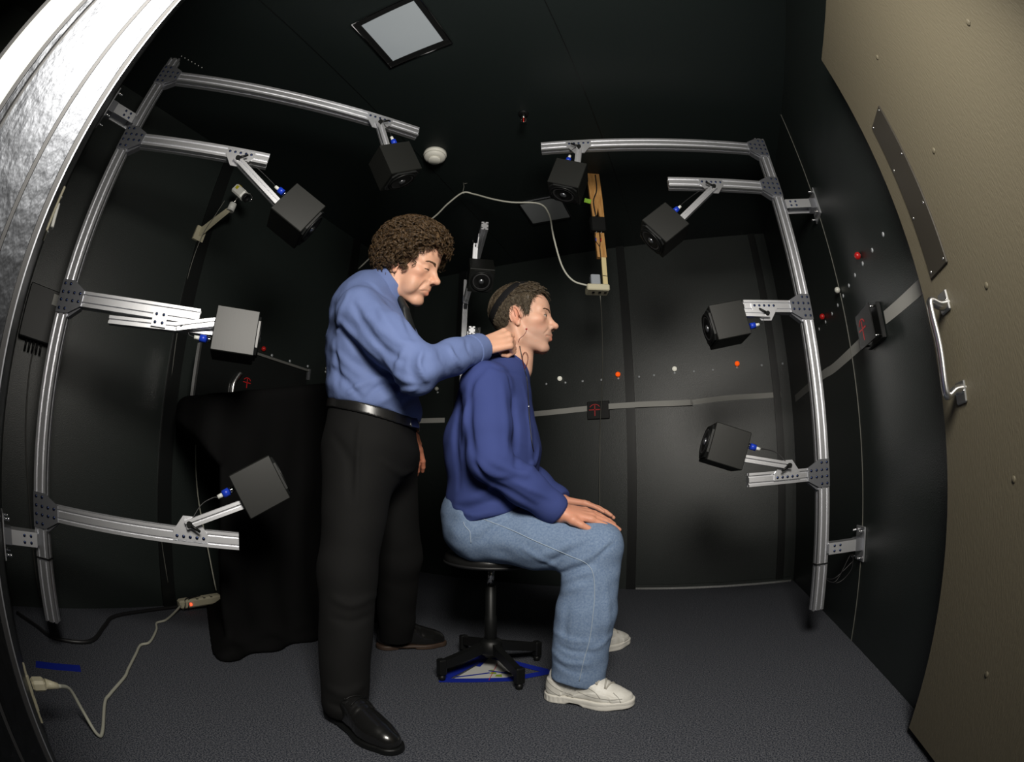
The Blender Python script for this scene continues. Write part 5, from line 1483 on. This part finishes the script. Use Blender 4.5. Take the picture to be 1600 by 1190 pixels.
sx = -1.20; t = empty('light_switch', (sx, FWY(sx), 1.21), -WA, 'cream switch plate on the front wall beside the left frame', 'switch')
MB().box((0, .003, 0), (.076, .007, .122), bev=.002).build('plate', M['cream'], t)
MB().box((0, .010, -.006), (.020, .010, .065), rotm('X', R(8)), bev=.002).build('rocker', M['white'], t)
for z in (-.048, .048):
    MB().ball((0, .0068, z), .004, 8).build('screw', M['castalu'], t)

# ------------------------------------------------------------------ small camera on a wall arm (left wall)
t = empty('wall_camera', (XL, .945, 1.83), 0, 'small white camera on a plastic arm on the left wall', 'camera')
MB().prism([(-.03, -.028), (.05, -.036), (.05, .030), (-.03, .036)], 0, .014, rotm('Y', math.pi / 2)).build('wall_foot', M['cream'], t)
MB().prism([(0, -.020), (.16, .010), (.16, .034), (0, .026)], -.008, .008, Matrix(((1, 0, 0, 0.012), (.35, 0, 1, 0), (.55, 1, 0, -.005), (0, 0, 0, 1)))).build('arm', M['cream'], t)
e = Vector((.175, .060, .115))
MB().cyl(e + Vector((0, 0, -.022)), e + Vector((.006, .003, .022)), .021, seg=16).build('arm_head', M['white'], t)
MB().cyl(e + Vector((.004, .002, .020)), e + Vector((.016, .012, .060)), .005, seg=8).build('ball_joint', M['chrome'], t)
cm = Matrix.Translation(e + Vector((.016, .016, .095))) @ rotm('Z', R(25)) @ rotm('Y', R(38))
cb = MB().box((0, 0, 0), (.10, .052, .050), cm, bev=.008).build('camera_body', M['white'], t)
MB().box((-.02, -.0265, .008), (.022, .002, .018), cm).build('yellow_sticker', mat('yellow_sticker', (.55, .50, .02), .5), cb)
MB().box((-.02, 0, .0255), (.030, .040, .002), cm).build('yellow_sticker', mat('amber_sticker', (.60, .42, .02), .5), cb)
q = MB(); q.lathe([(.020, .05), (.022, .075), (.019, .078), (.015, .070), (.0, .068)], 18, cm @ rotm('Y', math.pi / 2)); q.build('lens', M['black'], t)
MB().tube([cm @ Vector((.05, .0, .024)), cm @ Vector((.075, .0, .030)), cm @ Vector((.10, 0, .022)), cm @ Vector((.112, 0, -.002))], .004, 6).build('sun_visor', M['chrome'], t)
tag(MB().tube(spline([(XL + .13, .975, 1.99), (XL + .10, .96, 1.90), (XL + .05, .945, 1.80), (XL + .012, .945, 1.60), (XL + .012, .955, 1.3), (XL + .01, .965, 1.0), (XL + .01, .945, .5), (XL + .012, .98, .12)], 5), .0017, 6).build('camera_lead', M['thinwire']), 'thin lead running down the left wall from the small camera', 'cable')

# black control box in the front left corner
t = empty('wall_box', (XL, .225, 1.165), 0, 'black control box with a small grey label in the left corner', 'box')
MB().box((.028, 0, 0), (.055, .235, .215), bev=.004).build('body', mat('satin_black_box', (.02, .022, .022), .5), t)
MB().box((.0565, .03, .07), (.002, .035, .045)).build('label', M['tape'], t)
for k in range(5):
    MB().cyl((.028, -.07 + .02 * k, -.108), (.028, -.07 + .02 * k, -.150), .006, seg=8).build('cable_gland', M['black'], t)
tag(MB().tube(spline([(XL + .03, .205, 1.05), (XL + .02, .20, .95), (XL + .015, .22, .7), (XL + .015, .25, .42), (XL + .02, .26, .05)], 6), .004, 6).build('box_lead', mat('dull_lead', (.06, .06, .055), .5)), 'dark lead hanging below the black control box', 'cable')
tag(MB().tube(spline([(-1.99, .12, .008), (-1.86, .19, .008), (-1.74, .25, .008), (-1.70, .40, .008), (-1.85, .52, .008), (-1.97, .62, .008), (-2.03, .85, .008), (-2.07, 1.2, .008)], 6), .0085, 8).build('floor_shadow', M['blackcable']), 'dark tube on the carpet standing in for the shadow of the left frame', 'cable')  # shadow of the left frame laid on the carpet as a black tube
# coiled lead at the lower right bracket
lc = MB()
tag(MB().tube(spline([(.53, 1.80, .33), (.56, 1.80, .27), (.62, 1.80, .25), (.67, 1.79, .30), (.66, 1.785, .36), (.60, 1.785, .26), (.55, 1.785, .28), (.60, 1.80, .27), (.68, 1.80, .33)], 6), .002, 6).build('coiled_lead', M['blackcable']), 'black lead looped under the lower bracket of the right frame', 'cable')

# ------------------------------------------------------------------ draped equipment by the left wall
def drape(p):
    top = .955 + .27 * (p[:, 1] - .88)
    hs = A_(.275, .52, .62)
    fold = .010 * np.sin(p[:, 1] * 38 + 1.5 * np.sin(p[:, 2] * 5)) + .010 * np.sin(p[:, 0] * 33 + p[:, 2] * 3) + .006 * NZ1(p, 14)
    d = rbox(p, A_(-1.74, 1.38, .55), hs, .06)
    d = smax(d, p[:, 2] - top, .05)
    d = d - fold * np.clip(1.1 - p[:, 2], 0, 1)
    fl = rbox(p, A_(-1.72, 1.38, .0), A_(.33, .56, .05), .04) - .012 * np.sin(p[:, 1] * 30) - .010 * np.sin(p[:, 0] * 27)
    d = smin(d, fl, .08)
    kk = np.interp(p[:, 2], [0, .06, .70, .86], [.565, .625, .625, .49])
    d = smax(d, -(p[:, 1] + kk * p[:, 0]) / 1.18 - .006 * np.sin(p[:, 2] * 9), .04)
    return smax(d, .001 - p[:, 2], .002)
V, F = sdf_mesh(drape, (-2.08, .75, -.01), (-1.32, 2.05, 1.32), .010, 1)
V[:, 0] = np.maximum(V[:, 0], XL + .012)
DB = A_(-1.74, 1.38, 0)
dc = np_mesh('draped_cloth', V - DB, F, M['cloth']); dc.location = Vector(DB)
tag(dc, 'black cloth draped over equipment against the left wall', 'cloth')
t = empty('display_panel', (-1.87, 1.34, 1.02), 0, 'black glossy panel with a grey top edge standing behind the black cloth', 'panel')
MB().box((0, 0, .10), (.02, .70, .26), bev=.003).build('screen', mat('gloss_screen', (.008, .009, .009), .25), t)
MB().box((0, .155, .236), (.03, .40, .012)).build('top_edge', mat('dull_trim', (.10, .10, .095), .5), t)
MB().box((.004, -.355, .05), (.028, .010, .30)).build('side_edge', M['castalu'], t)
MB().box((.004, .358, .215), (.028, .012, .06)).build('side_edge', M['plate'], t)
MB().tube(spline([(.018, -.14, .0), (.02, -.14, .06), (.02, -.12, .10), (.02, -.105, .12)], 4), .011, 8).build('curved_clip', M['castalu'], t)
cross_mark(t, Matrix.Translation((.0118, -.055, .085)) @ rotm('Z', math.pi / 2) @ rotm('X', math.pi / 2), .62)  # reflection of the cross plaque, built onto the screen as red strips
for y0, z0, y1, z1 in ((1.13, .84, 1.16, .55), (1.165, .50, 1.235, .04)):
    pass
tag(MB().tube(spline([(-2.06, 1.13, .95), (-2.06, 1.135, .78), (-2.06, 1.16, .55), (-2.03, 1.20, .30), (-2.0, 1.22, .09)], 6), .0035, 6).build('strip_lead', M['cable']), 'grey lead dropping down the left wall to the power strip', 'cable')

# ------------------------------------------------------------------ microphone lead on the seated man
def on_listener(p): return np.minimum(L_shirt(p), L_body(p))
probe = [to_room(PX(810, 535, 1.475)), to_room(PX(812, 529, 1.472)), to_room(PX(818, 524, 1.470)), to_room(PX(822, 518, 1.470)), to_room(PX(822.5, 514, 1.470))]
pr = empty('probe_microphone', probe[0], 0, 'thin probe microphone with a dark red tip held beside the seated man\'s ear', 'microphone')
MB().tube(spline([p - probe[0] for p in probe], 5), .0011, 6).build('stem', mat('dark_red_wire', (.10, .012, .010), .4), pr)
MB().ball(probe[-1] - probe[0], .0035, 10).build('tip', mat('dark_red_tip', (.30, .012, .015), .4), pr)
lead = trace(on_listener, [(812, 540), (815, 555), (818, 568), (820, 578), (823, 590), (825, 610), (826, 635), (828, 660), (831, 690), (834, 705)], lift=.004)
MB().tube(spline([to_room(p) - probe[0] for p in lead], 4), .0016, 6).build('lead', M['blackcable'], pr)
lp = trace(on_listener, [(820, 575), (824, 566), (825, 556), (821, 550), (817, 554), (817, 565), (820, 576)], lift=.010)
MB().tube(spline([to_room(p) - probe[0] for p in lp], 5), .0011, 6).build('lead_loop', mat('dark_red_wire2', (.10, .012, .010), .4), pr)
mc = to_room(lead[6]) - probe[0]
MB().ball(mc, .004, 8).build('bead', M['castalu'], pr)
